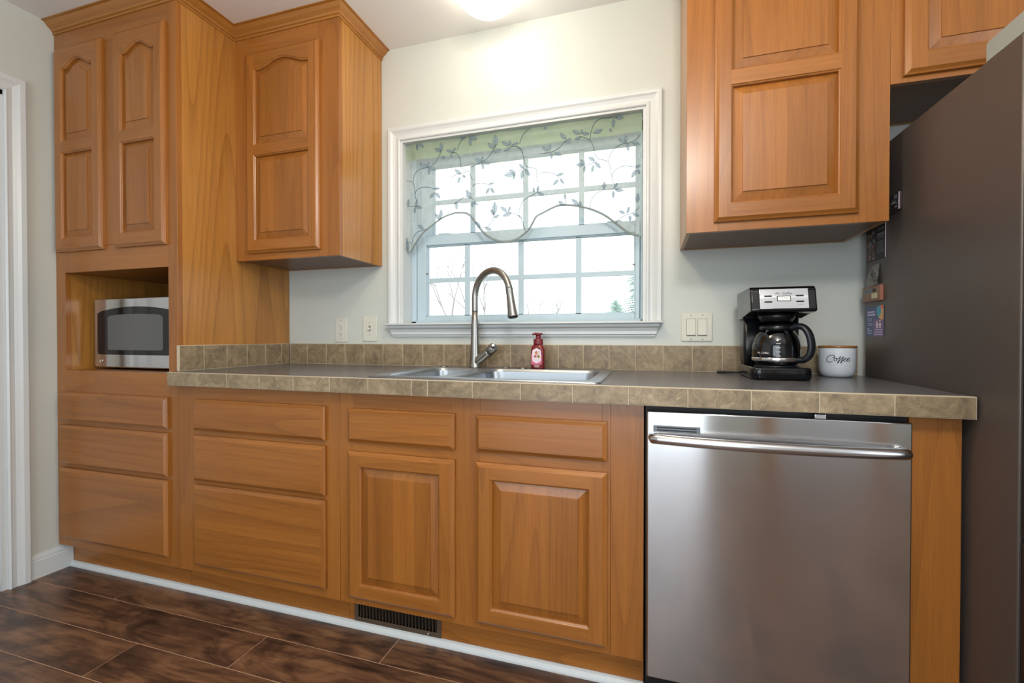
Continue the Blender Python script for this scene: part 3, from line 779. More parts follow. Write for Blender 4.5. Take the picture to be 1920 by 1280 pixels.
# ---------------------------------------------------------------- wall plates
def plate(x0, x1, z0, z1, label, cat):
    t = thing('wall_plate', ((x0 + x1) / 2, 0, z0), label, cat)
    g = G(); g.box(x0, x1, -.0062, -.0002, z0, z1, .0035, seg=3); g.build('cover_plate', 'plate', t); return t
def screw(t, x, z):
    g = G(); g.lathe([(.0032, 0), (.003, .0008), (.0005, .0010)], (0, 0, 0), 12)
    for v_ in g.bm.verts: v_.co = Vector((x + v_.co.x, -.0062 - v_.co.z, z + v_.co.y))
    g.build('screw', 'screwm', t)
t = plate(1.006, 1.078, 1.004, 1.124, 'ivory outlet cover plate on the wall under the left wall cabinet', 'outlet')
for zc in (1.045, 1.083):
    g = G(); g.box(1.042 - .017, 1.042 + .017, -.0075, -.006, zc - .014, zc + .014, .004, seg=3); rc = g.build('receptacle', 'plate', t)
    g = G()
    for dx, hh in ((-.0065, .005), (.0065, .004)): g.box(1.042 + dx - .0012, 1.042 + dx + .0012, -.0078, -.0072, zc + .001 - hh, zc + .001 + hh)
    g.box(1.042 - .002, 1.042 + .002, -.0078, -.0072, zc - .011, zc - .007); g.build('socket_slots', 'slot', rc)
for z in (1.018, 1.064, 1.112): screw(t, 1.042, z)
t = plate(1.168, 1.246, 1.008, 1.132, 'ivory single toggle switch plate beside the left window casing', 'switch')
g = G(); g.box(1.207 - .005, 1.207 + .005, -.0068, -.006, 1.058, 1.084, .001); g.build('toggle_slot', 'slot', t)
g = G(); g.box(1.207 - .004, 1.207 + .004, -.019, -.005, 1.066, 1.0755, .0015, tf=Matrix.Translation((0, -.006, 1.07)) @ Matrix.Rotation(.5, 4, 'X') @ Matrix.Translation((0, .006, -1.07))); g.build('toggle', 'plate', t)
for z in (1.040, 1.100): screw(t, 1.207, z)
t = plate(2.624, 2.738, 1.012, 1.122, 'ivory double rocker switch plate between window and coffee maker', 'switch')
for x in (2.661, 2.702):
    g = G(); g.box(x - .0172, x + .0172, -.0066, -.006, 1.0335, 1.1005, .0004, 1); g.build('rocker_recess', 'slot', t)
    g = G(); v_ = [(x - .0158, -.0066, 1.0995), (x + .0158, -.0066, 1.0995), (x + .0158, -.0085, 1.069), (x - .0158, -.0085, 1.069), (x - .0158, -.0125, 1.037), (x + .0158, -.0125, 1.037)]
    b_ = [(x - .0158, -.006, 1.0995), (x + .0158, -.006, 1.0995), (x - .0158, -.006, 1.037), (x + .0158, -.006, 1.037)]
    V = [g.bm.verts.new(p) for p in v_]; Bk = [g.bm.verts.new(p) for p in b_]
    g.face([V[0], V[1], V[2], V[3]]); g.face([V[3], V[2], V[5], V[4]]); g.face([V[4], V[5], Bk[3], Bk[2]]); g.face([V[0], Bk[0], Bk[1], V[1]]); g.face([V[0], V[3], V[4], Bk[2], Bk[0]]); g.face([V[1], Bk[1], Bk[3], V[5], V[2]])
    g.build('rocker', 'plate', t)
    for z in (1.020, 1.114): screw(t, x, z)

# ---------------------------------------------------------------- microwave in the niche
mw = thing('microwave', (.39, -.30, .8852), 'stainless microwave oven with dark glass door, sitting in the pantry niche', 'microwave')
mx0, mx1, mz0, mz1, my = .110, .655, .893, 1.200, -.500
g = G(); g.box(mx0 + .004, mx1 - .004, my + .02, -.14, mz0 + .002, mz1 - .004, .004); g.build('case', 'blackmt', mw)
for x in (mx0 + .05, mx1 - .05):
    for y in (my + .06, -.18):
        g = G(); g.lathe([(.010, 0), (.012, .009)], (x, y, .8852), 16); g.build('foot', 'blackpl', mw)
g = G(); g.box(mx0, mx1, my, my + .020, mz0, mz1, .005, seg=3); door_ = g.build('front_panel', 'ss', mw)
def shape(x0, x1, z0, z1, rise, r, y, n=20):
    p = []
    for cx, cz, a0 in ((x0 + r, z0 + r, 180), (x1 - r, z0 + r, 270)):
        for k in range(6): a = math.radians(a0 + 90 * k / 5); p.append((cx + r * math.cos(a), y, cz + r * math.sin(a)))
    for k in range(n + 1):
        t = 1 - 2 * k / n; p.append(((x0 + x1) / 2 + t * (x1 - x0) / 2, y, z1 + rise * (1 - t * t) - (r * .5 * max(0, (abs(t) - .95) / .05) ** 2)))
    return p
g = G(); a = (.134, .600, .951, 1.140, .022, .012)
g.rings([shape(*a, my - .0005), shape(*a, my - .002)]); g.face(shape(*a, my - .002)); g.build('door_glass', 'blackgl', door_)
M['screen'] = mat('grey_mesh_screen', (92, 92, 92), .30)
g = G(); a = (.200, .536, .972, 1.122, .008, .012); g.rings([shape(*a, my - .0018), shape(*a, my - .0024)]); g.face(shape(*a, my - .0024)); g.build('viewing_screen', 'screen', door_)
g = G(); g.lathe([(.0095, 0), (.0095, .0012), (.008, .0018), (.0075, .0012), (.002, .0012)], (0, 0, 0), 28)
for v_ in g.bm.verts: v_.co = Vector((.154 + v_.co.x, my - v_.co.z, .923 + v_.co.y))
g.build('round_badge', 'chrome', door_)
g = G(); g.box(.612, .648, my - .003, my + .001, .92, 1.17, .002); g.build('control_panel', 'blackgl', door_)

# ---------------------------------------------------------------- dishwasher
dx0, dx1, dzt = 2.4985, 3.0990, .8265; dyf = -.607
dw = thing('dishwasher', ((dx0 + dx1) / 2, -.3, 0), 'stainless steel dishwasher with a curved bar handle under the countertop', 'dishwasher')
g = G(); g.box(dx0, dx1, dyf, dyf + .030, .092, dzt, .004, seg=3); dd = g.build('door', 'ss', dw)
g = G(); g.box(dx0 - .004, dx1 + .002, dyf + .031, -.03, .02, CB - .006); g.box(dx0 - .004, dx1 + .002, dyf + .045, dyf + .08, .0, .09); g.build('tub', 'dark', dw)
g = G(); g.box(dx0 + .003, dx1 - .003, dyf + .022, dyf + .040, .004, .088, .002); g.build('kick_plate', 'blackpl', dw)
hp, n = [], 40
for k in range(n + 1):
    t = k / n; u = 2 * t - 1
    hp.append((2.514 + (3.077 - 2.514) * t, dyf - .020 - .026 * (1 - u * u), .7560))
g = G()
hp = [(2.517, dyf + .001, .756), (2.515, dyf - .010, .756)] + hp + [(3.079, dyf - .010, .756), (3.077, dyf + .001, .756)]
g.tube(hp, [.0135] * len(hp), 20, ell=(1, 1)); g.build('bar_handle', 'ssr', dd)
g = G()
vx0, vx1, vz0, vz1 = 2.515, 2.634, .771, .789
g.box(vx0, vx1, dyf - .0022, dyf + .0005, vz0, vz1, .0012)
M['ventgrey'] = mat('vent_grey', (104, 110, 116), .4, .3)
vv = g.build('vent_louvre', 'ventgrey', dd)
g = G()
for z in (.7765, .7835): g.box(vx0 + .009, vx1 - .009, dyf - .0026, dyf - .0016, z - .0017, z + .0017, .0005)
g.build('vent_slot', 'dark', vv)
g = G(); g.box(2.90, 2.925, dyf + .008, dyf + .02, dzt - .001, dzt + .010, .001); g.build('mounting_tab', 'chrome', dw)

# ---------------------------------------------------------------- refrigerator
fx = 3.2155
m = mat('dark_grey_steel', (90, 82, 78), 0.40, 0.35); h = N(m); v = h.objvec(False)
h.bump(h.noise(v, 420, 2), 0.25, 0.0006); M['fridge'] = m
M['fridged'] = steel('black_stainless', (92, 88, 88), .3, 'x', 0)
fr = thing('refrigerator', (3.67, -.40, 0), 'tall dark grey refrigerator standing right of the countertop end', 'refrigerator')
g = G(); g.box(fx, 4.115, -.733, -.060, .018, 1.6375, .003); g.build('cabinet_body', 'fridge', fr)
for z0, z1 in ((.06, .62), (.625, 1.6370)):
    g = G(); g.box(fx + .001, 4.114, -.815, -.7385, z0, z1, .006, seg=3); dd = g.build('door', 'fridged', fr)
g = G(); g.box(fx + .006, 4.10, -.739, -.7325, .06, 1.632); g.build('door_gasket', 'blackmt', fr)
M['hingegrey'] = mat('pale_grey_plastic', (150, 156, 152), .5)
g = G()
p = [(-.628, 1.638), (-.812, 1.638), (-.812, 1.680), (-.634, 1.680), (-.628, 1.676)]
g.rings([[(fx + .001, y, z) for y, z in p], [(4.10, y, z) for y, z in p]], cap0=True, cap1=True, smooth=False); g.build('hinge_cover', 'hingegrey', fr)
for x in (3.28, 4.05):
    g = G(); g.lathe([(.02, 0), (.022, .019)], (x, -.66, 0), 20); g.build('foot', 'blackpl', fr)
g = G()
for z in (.50, 1.0): g.tube([(3.30, -.816, z + .0), (3.30, -.86, z), (3.30, -.87, z + .02), (3.30, -.87, z + .40), (3.30, -.86, z + .42), (3.30, -.816, z + .42)], .011, 14)
g.build('door_handle', 'ssr', fr)

# things held on the refrigerator side: built in the (y, z) plane, facing -x
def card(name, y0, y1, z0, z1, th, mats, label, cat, edge='paper_w', tilt=0.0):
    """returns a painter that adds flat printed shapes on the card face; u runs from the wall side (0) to the room side (1)"""
    t = thing(name, (fx - th / 2 - .0003, (y0 + y1) / 2, z0), label, cat)
    g = G(); xf = fx - .0003 - th
    g.box(xf, fx - .0003, y0, y1, z0, z1, min(.0008, th * .4), 0, 1)
    g.build('backing', edge, t)
    return t, xf
def on(g, xf, y0, y1, z0, z1, u0, u1, w0, w1, mi, lift=.0004):
    ya, yb = y1 + (y0 - y1) * u0, y1 + (y0 - y1) * u1
    g.box(xf - lift, xf + .0001, yb, ya, z0 + (z1 - z0) * w0, z0 + (z1 - z0) * w1, mi=mi)
cols = {'c_skin': (150, 112, 96), 'c_navy': (52, 62, 92), 'c_blue': (66, 84, 124), 'c_purple': (112, 88, 128), 'c_teal': (70, 152, 178), 'c_gold': (206, 160, 96), 'c_orange': (190, 100, 60), 'c_black': (26, 24, 26), 'c_text': (150, 150, 160), 'c_lav': (176, 168, 206),
        'c_brown': (92, 66, 52), 'c_cream': (206, 196, 160), 'c_rust': (140, 88, 72), 'c_grey': (150, 146, 136), 'c_pale': (176, 176, 168), 'c_slate': (90, 108, 124), 'c_dk': (52, 42, 44), 'c_olive': (120, 116, 78)}
for k_, c_ in cols.items(): M[k_] = mat(k_[2:] + '_print', c_, .45)
# black and silver picture magnet, highest on the side
y0, y1, z0, z1 = -.287, -.196, 1.409, 1.460
t, xf = card('picture_magnet', y0, y1, z0, z1, .005, None, 'small silvery picture magnet on the refrigerator, highest of all, beside the wall cabinet', 'magnet', 'c_dk')
g = G(); y0_, y1_ = y0 + .002, y1 - .002
for k in range(26):
    u, w_ = R.random() * .8, R.random() * .85; on(g, xf, y0_, y1_, z0, z1, u, u + R.uniform(.06, .2), w_, min(1, w_ + R.uniform(.05, .2)), R.choice([0, 1, 2]), .0004 + .0002 * R.random())
on(g, xf, y0_, y1_, z0, z1, .965, 1.0, 0, 1, 3, .0012)
g.build('printed_picture', ['c_slate', 'c_grey', 'c_dk', 'lab'], t)
# black card with photos and white text
y0, y1, z0, z1 = -.197, -.068, 1.281, 1.392
t, xf = card('photo_card', y0, y1, z0, z1, .0012, None, 'black photo card with pale writing on the refrigerator side below the cabinet', 'card', 'c_black')
g = G(); cc = ['c_skin', 'c_dk', 'c_olive', 'c_rust', 'c_slate', 'c_text', 'lab']
on(g, xf, y0, y1, z0, z1, .02, .50, .02, .97, 1, .0002)
for k in range(46):
    u, w_ = R.uniform(.03, .42), R.uniform(.03, .88); on(g, xf, y0, y1, z0, z1, u, u + R.uniform(.04, .09), w_, w_ + R.uniform(.04, .09), R.choice([0, 1, 2, 3, 4]), .0003 + .0002 * R.random())
for k, w_ in enumerate([.90, .84, .72, .66, .60, .50, .44, .38, .32, .26, .20]):
    u = .58
    while u < .88: d_ = R.uniform(.03, .09); on(g, xf, y0, y1, z0, z1, u, min(u + d_, .92), w_, w_ + (.028 if k in (2, 3) else .014), 5, .0004); u += d_ + .02
on(g, xf, y0, y1, z0, z1, .985, 1.0, 0, 1, 6, .0008)
g.build('printed_picture', cc, t)
# crumpled paper note
y0, y1, z0, z1 = -.162, -.074, 1.196, 1.262
g = G(); n_, m__ = 10, 12; grid = []
for i in range(n_ + 1):
    row = []
    for j in range(m__ + 1):
        u, w_ = i / n_, j / m__
        yy = y1 + (y0 - y1) * (u * (.75 + .25 * (1 - w_)) + (.22 * w_)); zz = z0 + (z1 - z0) * w_ + .006 * u
        row.append(g.bm.verts.new((fx - .0016 - .0022 * (1 + math.sin(u * 7 + w_ * 5)) - .0012 * R.random(), yy, zz)))
    grid.append(row)
for i in range(n_):
    for j in range(m__): g.face([grid[i][j], grid[i + 1][j], grid[i + 1][j + 1], grid[i][j + 1]], 1 if R.random() < .13 else (2 if R.random() < .06 else 0))
r_ = bmesh.ops.solidify(g.bm, geom=g.bm.faces[:], thickness=.0004)
o = g.build('paper_note', ['c_pale', 'c_grey', 'c_dk']); tag(o, 'crumpled pale paper note on the refrigerator side, above the framed picture', 'note')
# framed photo magnet
y0, y1, z0, z1 = -.185, -.062, 1.147, 1.196
t, xf = card('photo_magnet', y0, y1, z0, z1, .010, None, 'small rust-framed photo magnet on the refrigerator side, between the note and blue flyer', 'magnet', 'c_rust')
g = G(); on(g, xf, y0, y1, z0, z1, .05, .90, .12, .88, 0, .0004)
for a in ((.1, .55, .6, .8, 1), (.55, .85, .18, .52, 2), (.6, .8, .58, .84, 3), (.15, .22, .14, .5, 4), (.27, .36, .14, .56, 5), (.40, .47, .14, .5, 4), (.65, .70, .68, .78, 6), (.74, .78, .62, .70, 6)): on(g, xf, y0, y1, z0, z1, *a[:4], a[4], .0009)
g.build('photo', ['c_olive', 'c_slate', 'c_cream', 'c_brown', 'c_rust', 'c_skin', 'lab'], t)
# blue flyer
y0, y1, z0, z1 = -.188, -.068, 1.031, 1.131
t, xf = card('flyer', y0, y1, z0, z1, .0012, None, 'blue and purple flyer with two white child figures, lowest on the refrigerator side', 'flyer', 'c_blue')
g = G(); on(g, xf, y0, y1, z0, z1, .45, 1.0, .0, .56, 1, .0002)
def disc(g, uc, wc, ru, rw, mi, lift, n=28, lim=1.0):
    pts = []
    for k in range(n):
        a = 2 * PI * k / n; u = min(lim, uc + ru * math.cos(a)); w_ = min(1.0, wc + rw * math.sin(a)); pts.append((xf - lift, y1 + (y0 - y1) * u, z0 + (z1 - z0) * w_))
    g.face(pts, mi)
disc(g, .92, .78, .24, .24, 3, .0004); disc(g, .95, .97, .16, .08, 4, .0005); disc(g, .75, .82, .13, .17, 2, .0006)
for cu, s_ in ((.66, 1), (.82, 1.12)):
    disc(g, cu, .47 * s_ if s_ == 1 else .50, .035, .035, 5, .0007)
    on(g, xf, y0, y1, z0, z1, cu - .035, cu + .035, .34, .43, 5, .0007); on(g, xf, y0, y1, z0, z1, cu - .03, cu - .006, .27, .35, 5, .0007); on(g, xf, y0, y1, z0, z1, cu + .006, cu + .03, .27, .35, 5, .0007)
    on(g, xf, y0, y1, z0, z1, cu - .075, cu + .075, .385, .405, 5, .0007)
def blur_line(u0, u1, w_, hgt, mi):
    u = u0
    while u < u1: d_ = R.uniform(.02, .05); on(g, xf, y0, y1, z0, z1, u, min(u + d_, u1), w_, w_ + hgt, mi, .0006); u += d_ + .010
for a in ((.10, .50, .78, .06), (.10, .55, .69, .06), (.10, .36, .58, .02), (.10, .34, .51, .02), (.10, .36, .42, .02), (.14, .40, .37, .02), (.10, .20, .25, .03), (.10, .34, .18, .03), (.10, .34, .10, .03)): blur_line(*a, 6)
for a in ((.54, .94, .20, .035), (.50, .95, .125, .03), (.52, .94, .055, .03)): blur_line(*a, 6)
g.build('printed_picture', ['c_blue', 'c_purple', 'c_teal', 'c_gold', 'c_orange', 'lab', 'c_lav'], t)

# ---------------------------------------------------------------- coffee maker
cx0, cx1, cyf, cyb, cz = 2.812, 2.983, -.325, -.110, CT + .0004
cm = thing('coffee_maker', ((cx0 + cx1) / 2, (cyf + cyb) / 2, cz), 'black and silver drip coffee maker standing on the countertop beneath the wall cabinet', 'coffee maker')
def prism_yz(g, prof, x0, x1, bev=.003, mi=0):
    a = [g.bm.verts.new((x0, y, z)) for y, z in prof]; b = [g.bm.verts.new((x1, y, z)) for y, z in prof]; n = len(prof); fs = [g.face(a, mi), g.face(list(reversed(b)), mi)]
    for i in range(n): fs.append(g.face([a[i], b[i], b[(i + 1) % n], a[(i + 1) % n]], mi))
    if bev:
        es = list({e for f in fs for e in f.edges}); r = bmesh.ops.bevel(g.bm, geom=es, offset=bev, segments=3, profile=.5, affect='EDGES')
        for f in r['faces']: f.material_index = mi; f.smooth = True
zt = cz + .292
g = G()                       # base with the warming plate, rounded front
def plan(x0, x1, y0, y1, r, z): return rrect(x0, x1, y0, y1, r, z, 6)
g.rings([plan(cx0 + .004, cx1 - .004, cyf + .006, cyb, .024, cz), plan(cx0, cx1, cyf, cyb + .003, .026, cz + .008), plan(cx0, cx1, cyf, cyb + .003, .026, cz + .034), plan(cx0 + .003, cx1 - .003, cyf + .003, cyb, .024, cz + .040), plan(cx0 + .012, cx1 - .012, cyf + .012, cyb, .02, cz + .041)], cap0=True, cap1=True)
g.build('base', 'blackgl', cm)
g = G(); g.lathe([(.063, 0), (.063, .003), (.060, .004), (.002, .004)], (2.898, -.248, cz + .0405), 40); g.build('warming_plate', 'blackmt', cm)
g = G()                       # rear water column
g.rings([plan(cx0 + .006, cx1 - .006, -.185, cyb + .002, .012, cz + .040), plan(cx0 + .002, cx1 - .002, -.190, cyb, .012, cz + .10), plan(cx0 + .002, cx1 - .002, -.190, cyb, .012, cz + .215)], cap0=True, cap1=True)
g.build('water_tank', 'blackpl', cm)
g = G()                       # brew head: black shoulders, overhanging
prism_yz(g, [(cyf - .006, zt - .080), (cyf - .010, zt - .074), (cyf + .006, zt - .010), (cyf + .016, zt), (cyb + .02, zt), (cyb - .002, zt - .014), (cyb - .002, zt - .095), (-.20, zt - .095), (-.22, zt - .084)], cx0 - .005, cx1 + .005, .005)
g.build('brew_head', 'blackgl', cm)
g = G(); g.lathe([(.045, 0), (.052, .012), (.056, .025)], (2.898, -.248, zt - .108), 36); g.build('filter_basket', 'blackpl', cm)
# sloping silver control panel
import mathutils
pA, pB = Vector((0, cyf - .0115, zt - .071)), Vector((0, cyf + .0045, zt - .008))
sl = (pB - pA).normalized(); nrm = Vector((0, -sl.z, sl.y))
PMX = Matrix(((1, 0, 0), (0, sl.y, nrm.y), (0, sl.z, nrm.z))).to_4x4()   # columns: x, up-slope, outward
def onpanel(x, s_, lift=0): return Matrix.Translation(Vector((x, pA.y, pA.z)) + sl * s_ + nrm * lift) @ Matrix(((1, 0, 0), (0, sl.y, nrm.y), (0, sl.z, nrm.z))).to_4x4()
Ls = (pB - pA).length
pm = onpanel(2.8985, 0)
g = G()
g.box(-.0670, .0670, 0.0, Ls, -.001, .0022, .0015, 0, 2, tf=pm); g.build('control_panel', 'ss', cm)
g = G(); g.box(-.019, .019, .024, .041, .0015, .0030, .0006, 0, 1, tf=pm); dp = g.build('display_bezel', 'blackpl', cm)
g = G(); g.box(-.0165, .0165, .0262, .0388, .0028, .0034, 0, tf=pm); g.build('lcd_screen', 'lcd', dp)
g = G(); g.text('12:00', .0115, pm @ Matrix.Translation((0, .0325, .0036)), .0001); g.build('lcd_digits', 'slot', dp)
for bx_ in (-.043, .043):
    for s_ in (.0225, .041):
        g = G(); g.box(bx_ - .0105, bx_ + .0105, s_ - .0022, s_ + .0022, .0018, .0042, .0014, tf=pm); g.build('button', 'blackpl', cm)
g = G(); g.text('Mr. Coffee', .0105, pm @ Matrix.Translation((0, .0490, .0024)), .0002, shear=.25); g.build('brand_lettering', 'blackpl', cm, label='dark script lettering')
g = G(); g.text('12-CUP', .0042, pm @ Matrix.Translation((.043, .0120, .0024)), .0001); g.build('small_print', 'slot', cm)
g = G(); cord = [(2.832, -.112, cz + .012), (2.80, -.100, cz + .008), (2.775, -.085, cz + .0052), (2.757, -.070, cz + .0042), (2.750, -.055, cz + .0042), (2.760, -.044, cz + .0042), (2.785, -.040, cz + .0042), (2.83, -.046, cz + .0042), (2.86, -.06, cz + .0042)]
def smooth(pts, n=6):
    out = []; P = [Vector(p) for p in pts]
    for i in range(len(P) - 1):
        a, b, c, d = P[max(i - 1, 0)], P[i], P[i + 1], P[min(i + 2, len(P) - 1)]
        for k in range(n):
            t = k / n; out.append(.5 * ((2 * b) + (c - a) * t + (2 * a - 5 * b + 4 * c - d) * t * t + (3 * b - a - 3 * c + d) * t ** 3))
    return out + [P[-1]]
g.tube(smooth(cord), .0036, 10); g.build('cord', 'blackpl', cm)
# carafe standing on the warming plate
kx, ky, kz = 2.898, -.248, cz + .0448
ca = thing('coffee_carafe', (kx, ky, kz), 'glass coffee carafe with black handle sitting in the coffee maker', 'carafe')
g = G()
prof = [(.050, .000), (.060, .003), (.0665, .012), (.0695, .026), (.0700, .045), (.0690, .062), (.0655, .080), (.0590, .096), (.0510, .108), (.0450, .115)]
g.lathe(prof, (kx, ky, kz), 56, cap0=True, cap1=False)
g.lathe([(r - .0022, z + (.0022 if i == 0 else 0)) for i, (r, z) in enumerate(prof)], (kx, ky, kz), 56, cap0=True, cap1=False)
g.build('glass_body', 'carafe', ca)
g = G(); g.lathe([(.0465, .112), (.0490, .116), (.0490, .124), (.044, .129), (.030, .133), (.004, .134)], (kx, ky, kz), 44); g.build('lid', 'blackpl', ca)
g = G(); g.lathe([(.0702, .014), (.0708, .015), (.0712, .024), (.0706, .025)], (kx, ky, kz), 56, cap0=False, cap1=False); g.build('steel_band', 'chrome', ca)
g = G()                       # handle loop on the right, coming towards the room
hd = Vector((.80, -.60, 0)).normalized()
hpts = [Vector((kx, ky, kz)) + hd * a + Vector((0, 0, b)) for a, b in ((.046, .119), (.062, .124), (.080, .120), (.093, .104), (.1005, .080), (.102, .054), (.096, .032), (.082, .020), (.068, .018))]
g.tube(smooth(hpts), [.0118] * (len(hpts) * 6 - 5), 18, ell=(1.35, .85)); g.build('handle', 'blackmt', ca)
g = G()                       # cup marks and lettering wrapped on the glass
def wrap(g, f0, ang0, z0, r):
    for v_ in g.bm.verts[f0:]:
        a = ang0 + v_.co.x / r; rr_ = r + v_.co.z
        v_.co = Vector((kx + rr_ * math.sin(a), ky - rr_ * math.cos(a), kz + z0 + v_.co.y))
for z_ in (.031, .044, .057, .070, .083):
    g.bm.verts.ensure_lookup_table(); n0 = len(g.bm.verts)
    g.box(-.0055, -.0032, -.0012, .0012, 0, .0003); g.box(-.002, .006, -.0008, .0008, 0, .0003)
    g.bm.verts.ensure_lookup_table(); rr_ = .0705 if z_ < .065 else .0688 - (z_ - .065) * .22
    wrap(g, n0, -.14, z_, rr_)
g.build('cup_marks', 'paper_w', ca)
g = G(); n0 = 0
g.text('Mr. Coffee', .0085, Matrix.Identity(4), .0001, shear=.25); g.bm.verts.ensure_lookup_table(); wrap(g, n0, -.80, .040, .0704)
g.build('brand_lettering', 'paper_w', ca)

# ---------------------------------------------------------------- coffee canister
nx, ny, nz = 3.118, -.103, CT + .0004
cn = thing('coffee_canister', (nx, ny, nz), 'white ceramic canister with wooden lid and Coffee lettering, beside the refrigerator', 'canister')
M['ceramic'] = mat('matt_white_ceramic', (214, 220, 226), .42)
M['ink'] = mat('black_ink', (28, 32, 44), .5)
rc_ = .0520
g = G(); g.lathe([(.036, 0), (.041, .002), (.0465, .008), (.0505, .018), (rc_, .032), (.0528, .060), (.0530, .094), (.0522, .099)], (nx, ny, nz), 64); g.build('jar', 'ceramic', cn)
g = G(); g.lathe([(.0548, .0992), (.0556, .1002), (.0556, .1048), (.0545, .1058), (.002, .106)], (nx, ny, nz), 64); g.build('lid', 'crown', cn, label='thin wooden lid')
# script word, from traced pen strokes (units: letter-heights), wrapped on the jar
ST = [[(655, 545), (640, 520), (655, 495), (640, 472), (600, 468), (545, 478), (490, 510), (455, 560), (440, 610), (450, 655), (480, 682), (520, 688), (565, 678), (605, 655)],
      [(600, 545), (635, 540), (655, 520)],
      [(690, 555), (655, 565), (635, 600), (645, 635), (675, 645), (705, 625), (715, 585), (700, 560), (685, 575), (715, 590), (745, 575), (775, 540), (800, 505), (790, 545), (760, 620), (735, 670), (725, 705), (745, 700), (760, 660), (750, 640), (790, 620), (830, 570), (872, 510), (860, 560), (830, 630), (805, 680), (800, 708), (825, 698), (835, 660), (820, 640), (860, 625), (890, 610), (925, 595), (945, 570), (930, 552), (900, 565), (880, 600), (885, 640), (915, 652), (950, 630), (985, 600), (1020, 592), (1040, 570), (1025, 552), (995, 562), (970, 600), (975, 640), (1005, 652), (1035, 635), (1052, 620)]]
g = G(); cxp, czp, sc = 735, 610, .110 / 1010
for st in ST:
    p3 = []
    for (u, v_) in st:
        a = (u - cxp) * sc / rc_ * 1.0 + .02
        zz = .0605 + (600 - v_) * sc
        p3.append(((u - cxp) * sc, zz))
    p3 = [(q.x, q.y) for q in smooth([(a, b, 0) for a, b in p3], 5)]
    g.tube([(nx + (.0531) * math.sin(a / .0529 - .29), ny - .0531 * math.cos(a / .0529 - .29), nz + b) for a, b in p3], .00095, 8)
g.build('lettering', 'ink', cn, label='black script lettering')

# ---------------------------------------------------------------- ceiling light above the sink
lf = thing('ceiling_light', (1.905, -.255, CE - .0005), 'lit opal glass dome light on the ceiling in front of the window', 'ceiling light')
g = G(); g.lathe([(.118, 0), (.120, -.006), (.118, -.018), (.108, -.022)], (1.905, -.255, CE - .0005), 48); g.build('canopy', 'trim', lf)
g = G(); g.lathe([(.002, -.106), (.030, -.1047), (.060, -.100), (.086, -.090), (.104, -.075), (.114, -.057), (.115, -.042), (.108, -.022)], (1.905, -.255, CE - .0005), 48, cap1=False); g.build('glass_dome', 'dome', lf)
for lx, ly, lb in ((2.7, -2.0, 'opal glass dome added unseen on the kitchen ceiling over the room fill lamp'), (2.02, -.98, 'opal glass dome light on the ceiling above the floor in front of the sink')):  # first dome is an unseen addition that goes with the room fill lamp
  l2 = thing('ceiling_light', (lx, ly, CE - .0005), lb, 'ceiling light')
  for ch in (lf.children[0], lf.children[1]):
      k2 = ch.copy(); C.objects.link(k2); k2.parent = l2

